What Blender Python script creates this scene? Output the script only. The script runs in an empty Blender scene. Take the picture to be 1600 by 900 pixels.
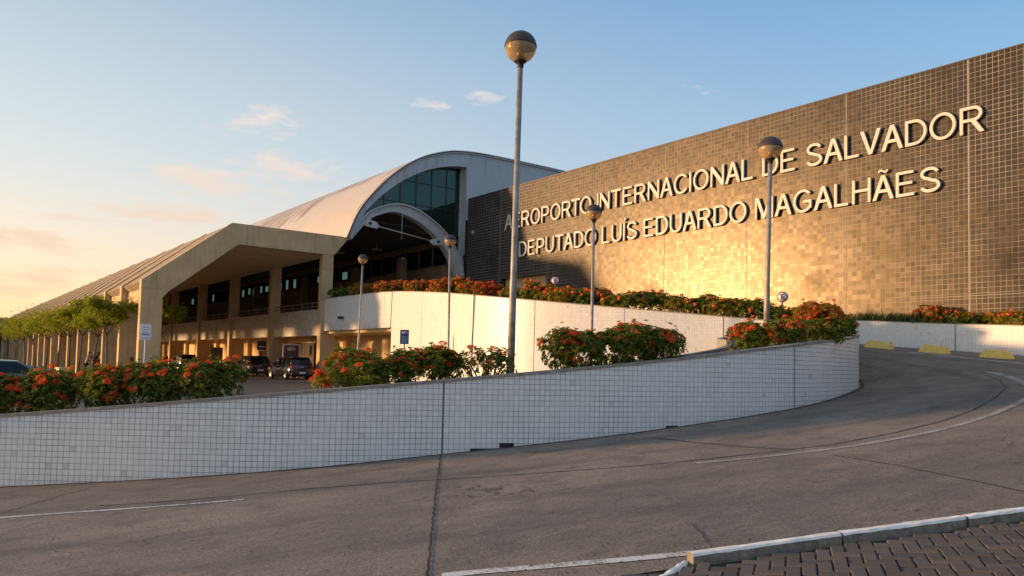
import bpy, bmesh, math, random
from mathutils import Vector, Matrix, noise
from mathutils.bvhtree import BVHTree
R = math.radians
scene = bpy.context.scene
COL = scene.collection

# ------------------------------------------------------------------ camera
ALPHA, PITCH, ROLL = R(37.4), R(2.8), R(1.35)
EYE = Vector((0, 0, 1.6))
fwd = Vector((math.sin(ALPHA)*math.cos(PITCH), math.cos(ALPHA)*math.cos(PITCH), math.sin(PITCH)))
r0 = Vector((math.cos(ALPHA), -math.sin(ALPHA), 0)); u0 = r0.cross(fwd)
cr = r0*math.cos(ROLL) + u0*math.sin(ROLL); cu = -r0*math.sin(ROLL) + u0*math.cos(ROLL)
cam = bpy.data.cameras.new('camera'); cam.sensor_width = 36; cam.lens = 36*1180/1600
cam.shift_y = 59/1600; cam.clip_start = .1; cam.clip_end = 8000
co = bpy.data.objects.new('camera', cam); COL.objects.link(co)
M4 = Matrix(((cr.x, cu.x, -fwd.x, EYE.x), (cr.y, cu.y, -fwd.y, EYE.y), (cr.z, cu.z, -fwd.z, EYE.z), (0, 0, 0, 1)))
co.matrix_world = M4
scene.camera = co

# ------------------------------------------------------------------ sky, sun, exposure
SUN = Vector((-.80, .60, .080)).normalized()
sun_el = math.asin(SUN.z); sun_az = math.atan2(SUN.x, SUN.y)
SKY_STRENGTH = .15
w = bpy.data.worlds.new("World"); scene.world = w; w.use_nodes = True
wn, wl = w.node_tree.nodes, w.node_tree.links
wn.clear()
def WN(t, **k):
    n = wn.new(t)
    for a, b in k.items(): setattr(n, a, b)
    return n
wo = WN('ShaderNodeOutputWorld'); wb = WN('ShaderNodeBackground'); wb.inputs['Strength'].default_value = SKY_STRENGTH
sky = WN('ShaderNodeTexSky', sky_type='NISHITA', sun_disc=False, sun_elevation=sun_el, sun_rotation=sun_az,
         air_density=1.0, dust_density=1.6, ozone_density=2.0, altitude=20)
# thin evening clouds, laid out by direction on the sky itself
tc = WN('ShaderNodeTexCoord'); sep = WN('ShaderNodeSeparateXYZ'); wl.new(tc.outputs['Generated'], sep.inputs[0])
def wmath(op, a, b=None, c=None, clamp=False):
    n = WN('ShaderNodeMath', operation=op, use_clamp=clamp)
    for i, v in enumerate((a, b, c)):
        if v is None: continue
        if isinstance(v, (int, float)): n.inputs[i].default_value = v
        else: wl.new(v, n.inputs[i])
    return n.outputs[0]
az = wmath('ARCTAN2', sep.outputs['X'], sep.outputs['Y']); el = wmath('ARCSINE', sep.outputs['Z'])
comb = WN('ShaderNodeCombineXYZ'); wl.new(wmath('MULTIPLY', az, 10.0), comb.inputs[0]); wl.new(wmath('MULTIPLY', el, 30.0), comb.inputs[1])
cn = WN('ShaderNodeTexNoise'); cn.inputs['Scale'].default_value = 2.2; cn.inputs['Detail'].default_value = 7; cn.inputs['Roughness'].default_value = .6
wl.new(comb.outputs[0], cn.inputs['Vector'])
def az_el(px, py):
    d = fwd*1180 + cr*(px-800) - cu*(py-509); d.normalize()
    return math.atan2(d.x, d.y), math.asin(d.z)
clouds = None
for px, py, wx, wy, amp in [(265,332,95,15,1.25),(318,282,85,24,1.1),(450,265,85,26,1.0),(415,190,55,26,.95),(670,163,30,12,.85),(752,152,34,13,.85),
                            (590,226,18,9,.7),(40,376,75,17,1.2),(62,432,60,18,1.0),(140,424,30,14,.55),(10,450,60,14,1.0),(120,342,110,10,.7),(1100,135,30,10,.55),(705,130,18,10,.6),(440,300,120,22,.55),(350,215,60,16,.5)]:
    a0, e0 = az_el(px, py)
    ga = wmath('POWER', wmath('DIVIDE', wmath('SUBTRACT', az, a0), wx*1.35/1180.), 2.0)
    ge = wmath('POWER', wmath('DIVIDE', wmath('SUBTRACT', el, e0), wy*1.35/1180.), 2.0)
    g = wmath('MULTIPLY', wmath('SUBTRACT', 1.0, wmath('ADD', ga, ge), clamp=True), amp)
    clouds = g if clouds is None else wmath('MAXIMUM', clouds, g)
dens = wmath('ADD', wmath('MULTIPLY', wmath('SUBTRACT', cn.outputs['Fac'], .5), 4.2), wmath('MULTIPLY', wmath('SUBTRACT', clouds, .50), 1.5), clamp=True)
dens = wmath('MULTIPLY', wmath('MULTIPLY', dens, wmath('GREATER_THAN', clouds, 0.0001)), .95, clamp=True)
# evening haze: warm towards the sun, pale low down, blue higher up, added pale fill at the zenith
def wcol(f, a, b):
    n = WN('ShaderNodeMixRGB', blend_type='MIX')
    for i, v in enumerate((f, a, b)):
        if isinstance(v, bpy.types.NodeSocket): wl.new(v, n.inputs[i])
        elif isinstance(v, tuple): n.inputs[i].default_value = (*v, 1)
        else: n.inputs[i].default_value = v
    return n.outputs[0]
def wmap(v, lo, hi, a=0., b=1., smooth=True):
    n = WN('ShaderNodeMapRange'); n.interpolation_type = 'SMOOTHSTEP' if smooth else 'LINEAR'; wl.new(v, n.inputs[0])
    for i, q in enumerate((lo, hi, a, b)): n.inputs[i+1].default_value = q
    return n.outputs[0]
hx = math.hypot(SUN.x, SUN.y)
dsun = wmath('ADD', wmath('MULTIPLY', wmath('SINE', az), SUN.x/hx), wmath('MULTIPLY', wmath('COSINE', az), SUN.y/hx))   # cosine of the angle to the sun along the horizon
towards = wmap(dsun, -.75, .75)
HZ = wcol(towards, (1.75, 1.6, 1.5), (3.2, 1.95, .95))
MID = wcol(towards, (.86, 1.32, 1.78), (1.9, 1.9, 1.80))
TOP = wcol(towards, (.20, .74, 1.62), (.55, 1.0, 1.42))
skyc = wcol(wmap(el, R(-1), R(15)), HZ, MID); skyc = wcol(wmap(el, R(9), R(36)), skyc, TOP); skyc = wcol(wmap(el, R(34), R(60)), skyc, (1.0, 1.08, 1.22))  # last mix: bright zenith above the view, added to lift shaded walls and road
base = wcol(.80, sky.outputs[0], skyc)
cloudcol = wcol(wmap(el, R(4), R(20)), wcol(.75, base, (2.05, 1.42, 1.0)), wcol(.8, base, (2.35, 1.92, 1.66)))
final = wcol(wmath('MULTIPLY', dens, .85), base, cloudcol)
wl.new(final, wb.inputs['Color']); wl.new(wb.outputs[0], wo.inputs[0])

sl = bpy.data.lights.new('sun', 'SUN'); sl.energy = 2.05; sl.angle = R(3.2); sl.color = (1.0, .58, .27)
so = bpy.data.objects.new('sun', sl); COL.objects.link(so); so.rotation_euler = SUN.to_track_quat('Z', 'Y').to_euler()

scene.view_settings.view_transform = 'Standard'; scene.view_settings.look = 'None'
scene.view_settings.exposure = 1.56; scene.view_settings.gamma = 1; scene.view_settings.use_curve_mapping = False
scene.cycles.use_denoising = True
scene.cycles.max_bounces = 6; scene.cycles.transparent_max_bounces = 8

# ------------------------------------------------------------------ object helpers
def tag(o, label=None, cat=None, group=None, kind=None):
    if label: o['label'] = label
    if cat: o['category'] = cat
    if group: o['group'] = group
    if kind: o['kind'] = kind
    return o
def thing(name, label, cat, loc=(0, 0, 0), rz=0, group=None):
    o = bpy.data.objects.new(name, None); COL.objects.link(o); o.location = loc; o.rotation_euler = (0, 0, rz)
    o.empty_display_size = .2
    return tag(o, label, cat, group)
def link_mesh(name, me, parent=None, loc=None, rot=None):
    o = bpy.data.objects.new(name, me); COL.objects.link(o)
    if parent: o.parent = parent
    if loc is not None: o.location = loc
    if rot is not None: o.rotation_euler = rot
    return o

class MB:
    """collects shapes into one mesh"""
    def __init__(s): s.v = []; s.f = []; s.uv = []; s.sm = []; s.mi = []
    def add(s, vs, fs, uvs=None, smooth=False, mi=0):
        n = len(s.v); s.v += [tuple(p) for p in vs]
        for i, f in enumerate(fs):
            s.f.append(tuple(n+k for k in f)); s.uv.append(uvs[i] if uvs else None); s.sm.append(smooth); s.mi.append(mi)
    def box(s, a, b, mi=0):
        x0, y0, z0 = a; x1, y1, z1 = b
        vs = [(x0,y0,z0),(x1,y0,z0),(x1,y1,z0),(x0,y1,z0),(x0,y0,z1),(x1,y0,z1),(x1,y1,z1),(x0,y1,z1)]
        fs = [(0,3,2,1),(4,5,6,7),(0,1,5,4),(1,2,6,5),(2,3,7,6),(3,0,4,7)]
        uvs = []
        for f in fs:
            P = [Vector(vs[k]) for k in f]; nrm = (P[1]-P[0]).cross(P[2]-P[0])
            ax = max(range(3), key=lambda k: abs(nrm[k]))
            uvs.append([(p.y, p.z) if ax == 0 else (p.x, p.z) if ax == 1 else (p.x, p.y) for p in P])
        s.add(vs, fs, uvs, False, mi)
    def prism(s, poly, axis, a, b, mi=0, smooth=False):
        """poly in the two other axes, extruded along axis from a to b"""
        def P(p, t):
            if axis == 'y': return (p[0], t, p[1])
            if axis == 'x': return (t, p[0], p[1])
            return (p[0], p[1], t)
        n = len(poly); vs = [P(p, a) for p in poly] + [P(p, b) for p in poly]
        fs = [tuple(range(n))[::-1], tuple(range(n, 2*n))]; uvs = [[tuple(poly[k]) for k in fs[0]], [tuple(poly[k-n]) for k in fs[1]]]
        L = 0
        for i in range(n):
            j = (i+1) % n; l = math.dist(poly[i], poly[j])
            fs.append((i, j, n+j, n+i)); uvs.append([(a, L), (a, L+l), (b, L+l), (b, L)]); L += l
        s.add(vs, fs, uvs, smooth, mi)
    def tube(s, path, rad, n=8, caps=True, mi=0, smooth=True):
        path = [Vector(p) for p in path]
        if not hasattr(rad, '__len__'): rad = [rad]*len(path)
        vs, fs = [], []
        ref = None
        for i, p in enumerate(path):
            t = (path[min(i+1, len(path)-1)] - path[max(i-1, 0)]).normalized()
            if ref is None: ref = Vector((1, 0, 0)) if abs(t.x) < .8 else Vector((0, 1, 0))
            a = t.cross(ref).normalized(); b = t.cross(a).normalized(); ref = b.cross(t) if False else ref
            for k in range(n):
                q = 2*math.pi*k/n; vs.append(p + (a*math.cos(q) + b*math.sin(q))*rad[i])
        for i in range(len(path)-1):
            for k in range(n):
                k2 = (k+1) % n; fs.append((i*n+k, i*n+k2, (i+1)*n+k2, (i+1)*n+k))
        if caps:
            fs.append(tuple(range(n))[::-1]); fs.append(tuple(range((len(path)-1)*n, len(path)*n)))
        s.add(vs, fs, None, smooth, mi)
    def lathe(s, prof, n=24, c=(0, 0, 0), mi=0):
        vs, fs = [], []
        for r, z in prof:
            for k in range(n):
                q = 2*math.pi*k/n; vs.append((c[0]+r*math.cos(q), c[1]+r*math.sin(q), c[2]+z))
        for i in range(len(prof)-1):
            for k in range(n):
                k2 = (k+1) % n; fs.append((i*n+k, i*n+k2, (i+1)*n+k2, (i+1)*n+k))
        s.add(vs, fs, None, True, mi)
    def grid(s, rows, uvrows=None, smooth=True, mi=0):
        m = len(rows[0]); vs = [p for r in rows for p in r]; fs = []; uvs = []
        for i in range(len(rows)-1):
            for k in range(m-1):
                f = (i*m+k, i*m+k+1, (i+1)*m+k+1, (i+1)*m+k); fs.append(f)
                uvs.append([uvrows[q//m][q % m] for q in f] if uvrows else None)
        s.add(vs, fs, uvs if uvrows else None, smooth, mi)
    def mesh(s, name, mat, fix=False):
        me = bpy.data.meshes.new(name); me.from_pydata(s.v, [], s.f)
        for m in (mat if isinstance(mat, (list, tuple)) else [mat]): me.materials.append(m)
        me.polygons.foreach_set('use_smooth', s.sm); me.polygons.foreach_set('material_index', s.mi)
        if any(u for u in s.uv):
            ul = me.uv_layers.new(name='UVMap'); k = 0
            for f, u in zip(s.f, s.uv):
                for j in range(len(f)): ul.data[k].uv = u[j] if u else (0, 0); k += 1
        if fix:
            bm = bmesh.new(); bm.from_mesh(me); bmesh.ops.recalc_face_normals(bm, faces=bm.faces); bm.to_mesh(me); bm.free()
        if 'tiled_face' in name:
            at_ = me.attributes.new('height', 'FLOAT', 'POINT')
            for i in range(len(me.vertices)): at_.data[i].value = float(i % 2)
        me.update(); return me
    def build(s, name, mat, parent=None, fix=True, bevel=0, loc=None, rot=None):
        o = link_mesh(name, s.mesh(name, mat, fix), parent, loc, rot)
        if bevel:
            b = o.modifiers.new('bevel', 'BEVEL'); b.width = bevel; b.segments = 2; b.limit_method = 'ANGLE'; b.angle_limit = R(40)
        return o

# ------------------------------------------------------------------ materials
def newmat(name):
    m = bpy.data.materials.new(name); m.use_nodes = True; nt = m.node_tree
    return m, nt, nt.nodes['Principled BSDF']
class N:
    def __init__(s, nt): s.nt = nt
    def node(s, t, **k):
        n = s.nt.nodes.new(t)
        for a, b in k.items(): setattr(n, a, b)
        return n
    def link(s, a, b): s.nt.links.new(a, b)
    def setin(s, sock, v):
        if isinstance(v, bpy.types.NodeSocket): s.link(v, sock)
        else: sock.default_value = v
    def math(s, op, a, b=0.0, clamp=False):
        n = s.node('ShaderNodeMath', operation=op, use_clamp=clamp); s.setin(n.inputs[0], a); s.setin(n.inputs[1], b); return n.outputs[0]
    def mix(s, f, a, b, blend='MIX'):
        n = s.node('ShaderNodeMixRGB', blend_type=blend); s.setin(n.inputs[0], f)
        for k, v in ((1, a), (2, b)):
            s.setin(n.inputs[k], v if isinstance(v, bpy.types.NodeSocket) else (*v, 1) if len(v) == 3 else v)
        return n.outputs[0]
    def noise(s, vec, scale, detail=5, rough=.55, dist=0):
        n = s.node('ShaderNodeTexNoise'); n.inputs['Scale'].default_value = scale; n.inputs['Detail'].default_value = detail
        n.inputs['Roughness'].default_value = rough; n.inputs['Distortion'].default_value = dist
        if vec is not None: s.link(vec, n.inputs['Vector'])
        return n.outputs['Fac']
    def ramp(s, v, lo, hi, a=0.0, b=1.0):
        n = s.node('ShaderNodeMapRange'); s.setin(n.inputs[0], v)
        n.inputs[1].default_value = lo; n.inputs[2].default_value = hi; n.inputs[3].default_value = a; n.inputs[4].default_value = b
        n.clamp = True
        return n.outputs[0]
    def geo(s): return s.node('ShaderNodeNewGeometry')
    def obj(s): return s.node('ShaderNodeTexCoord').outputs['Object']
    def pos(s): return s.geo().outputs['Position']
    def uv(s): return s.node('ShaderNodeTexCoord').outputs['UV']
    def scalev(s, vec, sc):
        n = s.node('ShaderNodeVectorMath', operation='MULTIPLY'); s.link(vec, n.inputs[0]); n.inputs[1].default_value = sc; return n.outputs[0]
    def bump(s, h, strength=.3, dist=.02):
        n = s.node('ShaderNodeBump'); n.inputs['Strength'].default_value = strength; n.inputs['Distance'].default_value = dist; s.link(h, n.inputs['Height']); return n.outputs[0]

def plain(name, col, rough=.6, var=.15, scale=3., metal=0., bump=0., spec=None, streak=0.):
    """paint, concrete, metal: an uneven tone, optional rain streaks and a fine bump"""
    m, nt, b = newmat(name); k = N(nt); p = k.pos()
    f = k.noise(p, scale, 6, .6)
    dark = tuple(c*(1-var) for c in col); lite = tuple(min(1, c*(1+var)) for c in col)
    c = k.mix(k.ramp(f, .3, .7), dark, lite)
    if streak:
        st = k.noise(k.scalev(p, (3.5, 3.5, .25)), 1.6, 5, .65)
        c = k.mix(k.ramp(st, .52, .75, 0, streak), c, tuple(x*.35 for x in col))
    k.link(c, b.inputs['Base Color']); b.inputs['Roughness'].default_value = rough; b.inputs['Metallic'].default_value = metal
    if spec is not None: b.inputs['Specular IOR Level'].default_value = spec
    k.link(k.ramp(k.noise(p, scale*4, 4), .3, .7, rough*.85, min(1, rough*1.15)), b.inputs['Roughness'])
    if bump: k.link(k.bump(k.noise(p, 60, 4), bump, .01), b.inputs['Normal'])
    return m

def tile_white(name, tile, grout, gcol, gamt, col=(.72, .72, .73), off=(0, 0)):
    m, nt, b = newmat(name); k = N(nt)
    uv0 = k.uv(); uvn = k.node('ShaderNodeVectorMath', operation='ADD'); k.link(uv0, uvn.inputs[0]); uvn.inputs[1].default_value = (off[0], off[1], 0)
    uv = uvn.outputs[0]
    # hand-laid: rows wander a few millimetres, and shift from panel to panel
    wob = k.noise(uv, 1.3, 2); wv = k.node('ShaderNodeCombineXYZ'); k.link(k.math('MULTIPLY', k.math('SUBTRACT', wob, .5), .014), wv.inputs[1])
    add = k.node('ShaderNodeVectorMath', operation='ADD'); k.link(uv, add.inputs[0]); k.link(wv.outputs[0], add.inputs[1]); uvw = add.outputs[0]
    br = k.node('ShaderNodeTexBrick', offset=0.0, offset_frequency=2, squash=1.0)
    k.link(uvw, br.inputs['Vector']); br.inputs['Scale'].default_value = 1.0; br.inputs['Mortar Size'].default_value = grout
    br.inputs['Mortar Smooth'].default_value = .25; br.inputs['Brick Width'].default_value = tile; br.inputs['Row Height'].default_value = tile
    br.inputs['Color1'].default_value = (*[c*.965 for c in col], 1); br.inputs['Color2'].default_value = (*[min(1, c*1.05) for c in col], 1)
    br.inputs['Mortar'].default_value = (*col, 1); br.inputs['Bias'].default_value = 0
    p = k.pos()
    pat = k.noise(uv, .8, 5, .6)
    gf = k.math('MULTIPLY', br.outputs['Fac'], k.ramp(pat, .3, .62, gamt*.45, gamt))
    dirt = k.ramp(k.noise(k.scalev(uv, (5., .5, 1.)), 1.5, 6, .65), .54, .82, 0, .22)
    at_ = k.node('ShaderNodeAttribute', attribute_name='height'); hgt = at_.outputs['Fac']
    base = k.mix(dirt, br.outputs['Color'], tuple(c*.45 for c in (col[0], col[1]*.97, col[2]*.9)))
    base = k.mix(k.ramp(k.noise(uv, 3.1, 4, .6), .62, .8, 0, .25), base, (.42, .36, .30))
    # replaced and dirty tiles, splash at the foot, runs below the coping
    fl = k.node('ShaderNodeVectorMath', operation='FLOOR'); k.link(k.scalev(uvw, (1/tile, 1/tile, 0)), fl.inputs[0])
    wn2 = k.node('ShaderNodeTexWhiteNoise', noise_dimensions='2D'); k.link(fl.outputs[0], wn2.inputs['Vector'])
    base = k.mix(k.ramp(wn2.outputs['Value'], .985, .99, 0, .35), base, (.40, .36, .31))
    base = k.mix(k.ramp(wn2.outputs['Value'], .06, .02, 0, .5), base, tuple(min(1, x*1.15) for x in col))
    foot = k.math('MULTIPLY', k.ramp(hgt, .26, .06), k.ramp(k.noise(uv, 2.2, 6, .7), .38, .64, 0, .42)); base = k.mix(foot, base, (.20, .165, .13))
    run = k.math('MULTIPLY', k.ramp(hgt, .45, .98), k.ramp(k.noise(k.scalev(uv, (9., .6, 1.)), 1.6, 6, .75), .52, .70, 0, .28)); base = k.mix(run, base, (.30, .27, .235))
    c = k.mix(gf, base, gcol)
    k.link(c, b.inputs['Base Color'])
    k.link(k.math('ADD', k.math('MULTIPLY', br.outputs['Fac'], .4), k.ramp(k.noise(uv, 6, 3), .3, .7, .28, .45)), b.inputs['Roughness'])
    k.link(k.bump(k.math('SUBTRACT', 1.0, br.outputs['Fac']), .35, .004), b.inputs['Normal'])
    return m

def tile_dark(name, tile):
    """glossy dark ceramic with pale grout; every tile sits at a slightly different tilt"""
    m, nt, b = newmat(name); k = N(nt); uv = k.uv()
    br = k.node('ShaderNodeTexBrick', offset=0.0, squash=1.0); k.link(uv, br.inputs['Vector'])
    br.inputs['Scale'].default_value = 1; br.inputs['Mortar Size'].default_value = .0065; br.inputs['Mortar Smooth'].default_value = .2
    br.inputs['Brick Width'].default_value = tile; br.inputs['Row Height'].default_value = tile
    sc = k.scalev(uv, (1/tile, 1/tile, 0)); fl = k.node('ShaderNodeVectorMath', operation='FLOOR'); k.link(sc, fl.inputs[0])
    wn_ = k.node('ShaderNodeTexWhiteNoise', noise_dimensions='2D'); k.link(fl.outputs[0], wn_.inputs['Vector'])
    rnd = wn_.outputs['Value']; rcol = wn_.outputs['Color']
    tone = k.mix(rnd, (.0185, .0185, .0235), (.0225, .0215, .026))
    # patches where whole panels weathered
    pn = k.noise(k.scalev(uv, (1., .6, 1.)), .35, 4, .6)
    tone = k.mix(k.ramp(pn, .4, .7, 0, .55), tone, (.029, .025, .0235))
    st = k.ramp(k.noise(k.scalev(uv, (4.5, .25, 1.)), 1.2, 6, .7), .56, .78, 0, .4)
    tone = k.mix(st, tone, (.058, .044, .031))
    dk = k.ramp(k.noise(k.scalev(uv, (3.2, .12, 1.)), 1.4, 6, .7), .54, .72, 0, .55); tone = k.mix(dk, tone, (.010, .009, .009))
    gn = k.ramp(k.noise(uv, .5, 4, .65), .36, .6, .18, .85)
    sepu = k.node('ShaderNodeSeparateXYZ'); k.link(uv, sepu.inputs[0])
    edge = k.math('MAXIMUM', k.ramp(sepu.outputs['X'], 10., 19., 1.15, .8), k.ramp(sepu.outputs['X'], 33., 38., .8, 2.0))
    gf = k.math('MULTIPLY', k.math('MULTIPLY', br.outputs['Fac'], gn), edge, True)
    c = k.mix(gf, tone, (.46, .42, .37))
    # old mortar splashes near the top
    sp = k.ramp(k.noise(k.scalev(uv, (1.5, 1., 1.)), 1.7, 6, .7), .68, .74, 0, .8)
    sp = k.math('MULTIPLY', sp, k.ramp(sepu.outputs['Y'], 11.2, 13.2, 0, 1))
    c = k.mix(sp, c, (.42, .33, .22))
    k.link(c, b.inputs['Base Color'])
    sub = k.node('ShaderNodeVectorMath', operation='SUBTRACT'); k.link(rcol, sub.inputs[0]); sub.inputs[1].default_value = (.5, .5, .5)
    tl = k.node('ShaderNodeVectorMath', operation='SCALE'); k.link(sub.outputs[0], tl.inputs[0]); tl.inputs['Scale'].default_value = .026
    ad = k.node('ShaderNodeVectorMath', operation='ADD'); k.link(k.geo().outputs['Normal'], ad.inputs[0]); k.link(tl.outputs[0], ad.inputs[1])
    nm = k.node('ShaderNodeVectorMath', operation='NORMALIZE'); k.link(ad.outputs[0], nm.inputs[0])
    k.link(nm.outputs[0], b.inputs['Normal'])
    ro = k.math('ADD', k.ramp(rnd, 0, 1, .275, .315), k.math('MULTIPLY', gf, .4)); k.link(ro, b.inputs['Roughness'])
    b.inputs['Specular IOR Level'].default_value = .32
    b.inputs['Specular Tint'].default_value = (1, .82, .56, 1)
    return m

def leafmat(name, cols, trans=.38, rough=.45):
    m, nt, b = newmat(name); k = N(nt); g = k.geo()
    rp = k.node('ShaderNodeValToRGB'); k.link(g.outputs['Random Per Island'], rp.inputs[0])
    e = rp.color_ramp.elements; e[0].position = 0; e[0].color = (*cols[0], 1); e[1].position = 1; e[1].color = (*cols[-1], 1)
    for i, c in enumerate(cols[1:-1]):
        x = e.new((i+1)/(len(cols)-1)); x.color = (*c, 1)
    k.link(rp.outputs[0], b.inputs['Base Color']); b.inputs['Roughness'].default_value = rough
    b.inputs['Specular IOR Level'].default_value = .35
    tr = k.node('ShaderNodeBsdfTranslucent'); k.link(k.mix(1.0, rp.outputs[0], (1.5, 1.35, .55), 'MULTIPLY'), tr.inputs[0])
    mx = k.node('ShaderNodeMixShader'); mx.inputs[0].default_value = trans
    k.link(b.outputs[0], mx.inputs[1]); k.link(tr.outputs[0], mx.inputs[2])
    k.link(mx.outputs[0], nt.nodes['Material Output'].inputs['Surface'])
    return m

def roadmat(name, c0, c1, c2, sc=1., tracks=False):
    """worn surface: broad tone patches, scuffs along the way, aggregate, pits and stains"""
    m, nt, b = newmat(name); k = N(nt); p = k.pos()
    big = k.noise(k.scalev(p, (.6, 1., 1.)), .28*sc, 5, .6, .6); mid = k.noise(p, 1.7*sc, 6, .68); fine = k.noise(p, 38, 5, .75); grit = k.noise(p, 95, 3, .7); pit = k.noise(p, 17, 4, .7, .4)
    c = k.mix(k.ramp(big, .38, .60), c0, c1)
    c = k.mix(k.ramp(mid, .46, .72, 0, .8), c, c2)
    c = k.mix(k.ramp(k.noise(k.scalev(p, (1.2, 5., 1)), 1.1, 6, .7), .5, .72, 0, .35), c, tuple(x*1.45 for x in c1))
    c = k.mix(k.ramp(fine, .36, .60, .75, 0), c, tuple(x*.32 for x in c0))
    c = k.mix(k.ramp(grit, .56, .72, 0, .6), c, tuple(min(1, x*2.0) for x in c1))
    c = k.mix(k.ramp(pit, .60, .72, 0, .75), c, tuple(x*.28 for x in c0))
    v = k.noise(p, 3.3, 4, .6, 1.2); c = k.mix(k.ramp(v, .62, .76, 0, .6), c, tuple(x*.4 for x in c0))
    vo = k.node('ShaderNodeTexVoronoi', feature='DISTANCE_TO_EDGE'); vo.inputs['Scale'].default_value = .8
    wp = k.node('ShaderNodeVectorMath', operation='ADD'); k.link(p, wp.inputs[0]); nz = k.node('ShaderNodeTexNoise'); nz.inputs['Scale'].default_value = 2.5; nz.inputs['Detail'].default_value = 5; k.link(p, nz.inputs['Vector']); k.link(k.scalev(nz.outputs['Color'], (.9, .9, 0)), wp.inputs[1]); k.link(wp.outputs[0], vo.inputs['Vector'])
    crack = k.math('MULTIPLY', k.ramp(vo.outputs['Distance'], .010, .003), k.ramp(k.noise(p, .55, 3), .54, .62, 0, .75)); c = k.mix(crack, c, tuple(x*.22 for x in c0))
    if tracks:      # rubber laid down along the two lanes
        us = k.node('ShaderNodeSeparateXYZ'); k.link(k.uv(), us.inputs[0]); t_ = us.outputs['Y']
        wv_ = k.math('MULTIPLY', k.math('SUBTRACT', k.noise(k.scalev(k.uv(), (.35, 1., 1.)), 1.2, 3), .5), .08); t_ = k.math('ADD', t_, wv_)
        for c_, wd, am in ((.13, .035, .5), (.30, .04, .55), (.58, .04, .5), (.76, .035, .45)):
            g_ = k.ramp(k.math('ABSOLUTE', k.math('SUBTRACT', t_, c_)), wd, wd*.2, 0, am)
            c = k.mix(k.math('MULTIPLY', g_, k.ramp(k.noise(k.scalev(k.uv(), (.5, 9., 1.)), 2.2, 5, .65), .35, .62)), c, tuple(x*.55 for x in c2))
    k.link(c, b.inputs['Base Color']); k.link(k.ramp(mid, .3, .7, .75, .95), b.inputs['Roughness'])
    b.inputs['Specular IOR Level'].default_value = .25
    h = k.math('ADD', k.math('MULTIPLY', fine, .9), k.math('SUBTRACT', k.math('MULTIPLY', grit, .5), k.math('MULTIPLY', k.ramp(pit, .55, .7), .8)))
    k.link(k.bump(h, .75, .014), b.inputs['Normal'])
    return m

MT = {}
MT['front_tile'] = tile_white('white front wall tile', .1, .0047, (.03, .028, .03), .95, (.78, .755, .735))
MT['cream_tile'] = tile_white('ramp wall tile', .1, .004, (.30, .26, .22), .55, (.74, .73, .71))
MT['side_tile'] = tile_white('side wall tile', .1, .004, (.22, .20, .19), .6, (.74, .73, .72))
MT['deck_tile'] = tile_white('deck parapet tile', .1, .004, (.28, .25, .22), .5, (.66, .63, .58))
MT['dark_tile'] = tile_dark('dark glazed tile', .2)
MT['coping'] = plain('weathered stone coping', (.27, .245, .22), .8, .3, 6, bump=.3)
MT['concrete'] = plain('beige painted concrete', (.58, .40, .205), .75, .14, 1.2, bump=.12, streak=.5)
MT['concrete_lo'] = plain('beige wall paint', (.68, .49, .26), .75, .1, 1.2, bump=.1)
MT['soffit'] = plain('soffit plaster', (.78, .58, .34), .8, .1, 1.0)
MT['roof_conc'] = plain('sooty roof concrete', (.34, .25, .16), .85, .25, 1.4, streak=.2)
MT['road'] = roadmat('worn concrete road', (.200, .178, .162), (.345, .288, .236), (.145, .134, .128), 1., True)
MT['asphalt'] = roadmat('old asphalt', (.11, .10, .095), (.15, .13, .115), (.09, .085, .083))
MT['sidewalk'] = roadmat('sidewalk concrete', (.22, .20, .18), (.28, .25, .22), (.17, .155, .14))
MT['paver'] = None
MT['soil'] = plain('dry soil', (.11, .075, .05), .95, .4, 8, bump=.8)
MT['line'] = None
MT['joint'] = plain('dark road joint', (.02, .018, .017), .9, .3, 9)
MT['seam'] = plain('repaired seam', (.045, .041, .04), .9, .35, 9)
MT['wall_joint'] = plain('wall expansion joint', (.12, .12, .125), .8, .2, 9)
MT['dark_joint'] = plain('pale wall joint', (.30, .27, .23), .8, .2, 4)
MT['yellow'] = plain('yellow road paint', (.82, .55, .13), .6, .15, 5, bump=.2, streak=.25)
MT['kerb'] = plain('chipped white kerb paint', (.78, .76, .73), .8, .18, 7, bump=.4, streak=.35)
MT['stone'] = plain('mossy kerb concrete', (.22, .19, .15), .9, .4, 14, bump=.8)
MT['letter'] = plain('cream metal letter', (.58, .53, .46), .5, .06, 2)
MT['galv'] = plain('galvanised pole', (.30, .285, .265), .55, .35, 5, metal=.35, bump=.2)
MT['cap'] = plain('brown lamp cap', (.045, .032, .03), .5, .2, 9)
MT['black'] = plain('black plastic', (.015, .015, .016), .5, .2, 5)
MT['clad'] = None
MT['vault'] = None
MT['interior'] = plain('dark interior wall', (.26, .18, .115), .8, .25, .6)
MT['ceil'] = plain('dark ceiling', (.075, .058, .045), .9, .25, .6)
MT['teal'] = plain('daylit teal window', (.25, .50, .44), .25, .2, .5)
_b = MT['teal'].node_tree.nodes['Principled BSDF']; _b.inputs['Emission Color'].default_value = (.30, .62, .54, 1); _b.inputs['Emission Strength'].default_value = .07  # weak glow stands in for daylight showing through the upper windows
MT['steel'] = plain('white painted steel', (.46, .46, .46), .45, .1, 3, streak=.15)
MT['rail'] = plain('steel handrail', (.35, .33, .30), .4, .1, 3, metal=.7)
MT['bark'] = plain('grey brown bark', (.13, .10, .075), .9, .35, 9, bump=.6)
MT['white'] = plain('white sign paint', (.78, .78, .8), .5, .06, 4)
MT['red'] = plain('red sign paint', (.42, .03, .03), .5, .1, 4)
MT['blue'] = plain('blue sign paint', (.05, .085, .22), .5, .1, 4)
MT['print'] = plain('pale sign print', (.30, .36, .52), .5, .1, 4)
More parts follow.
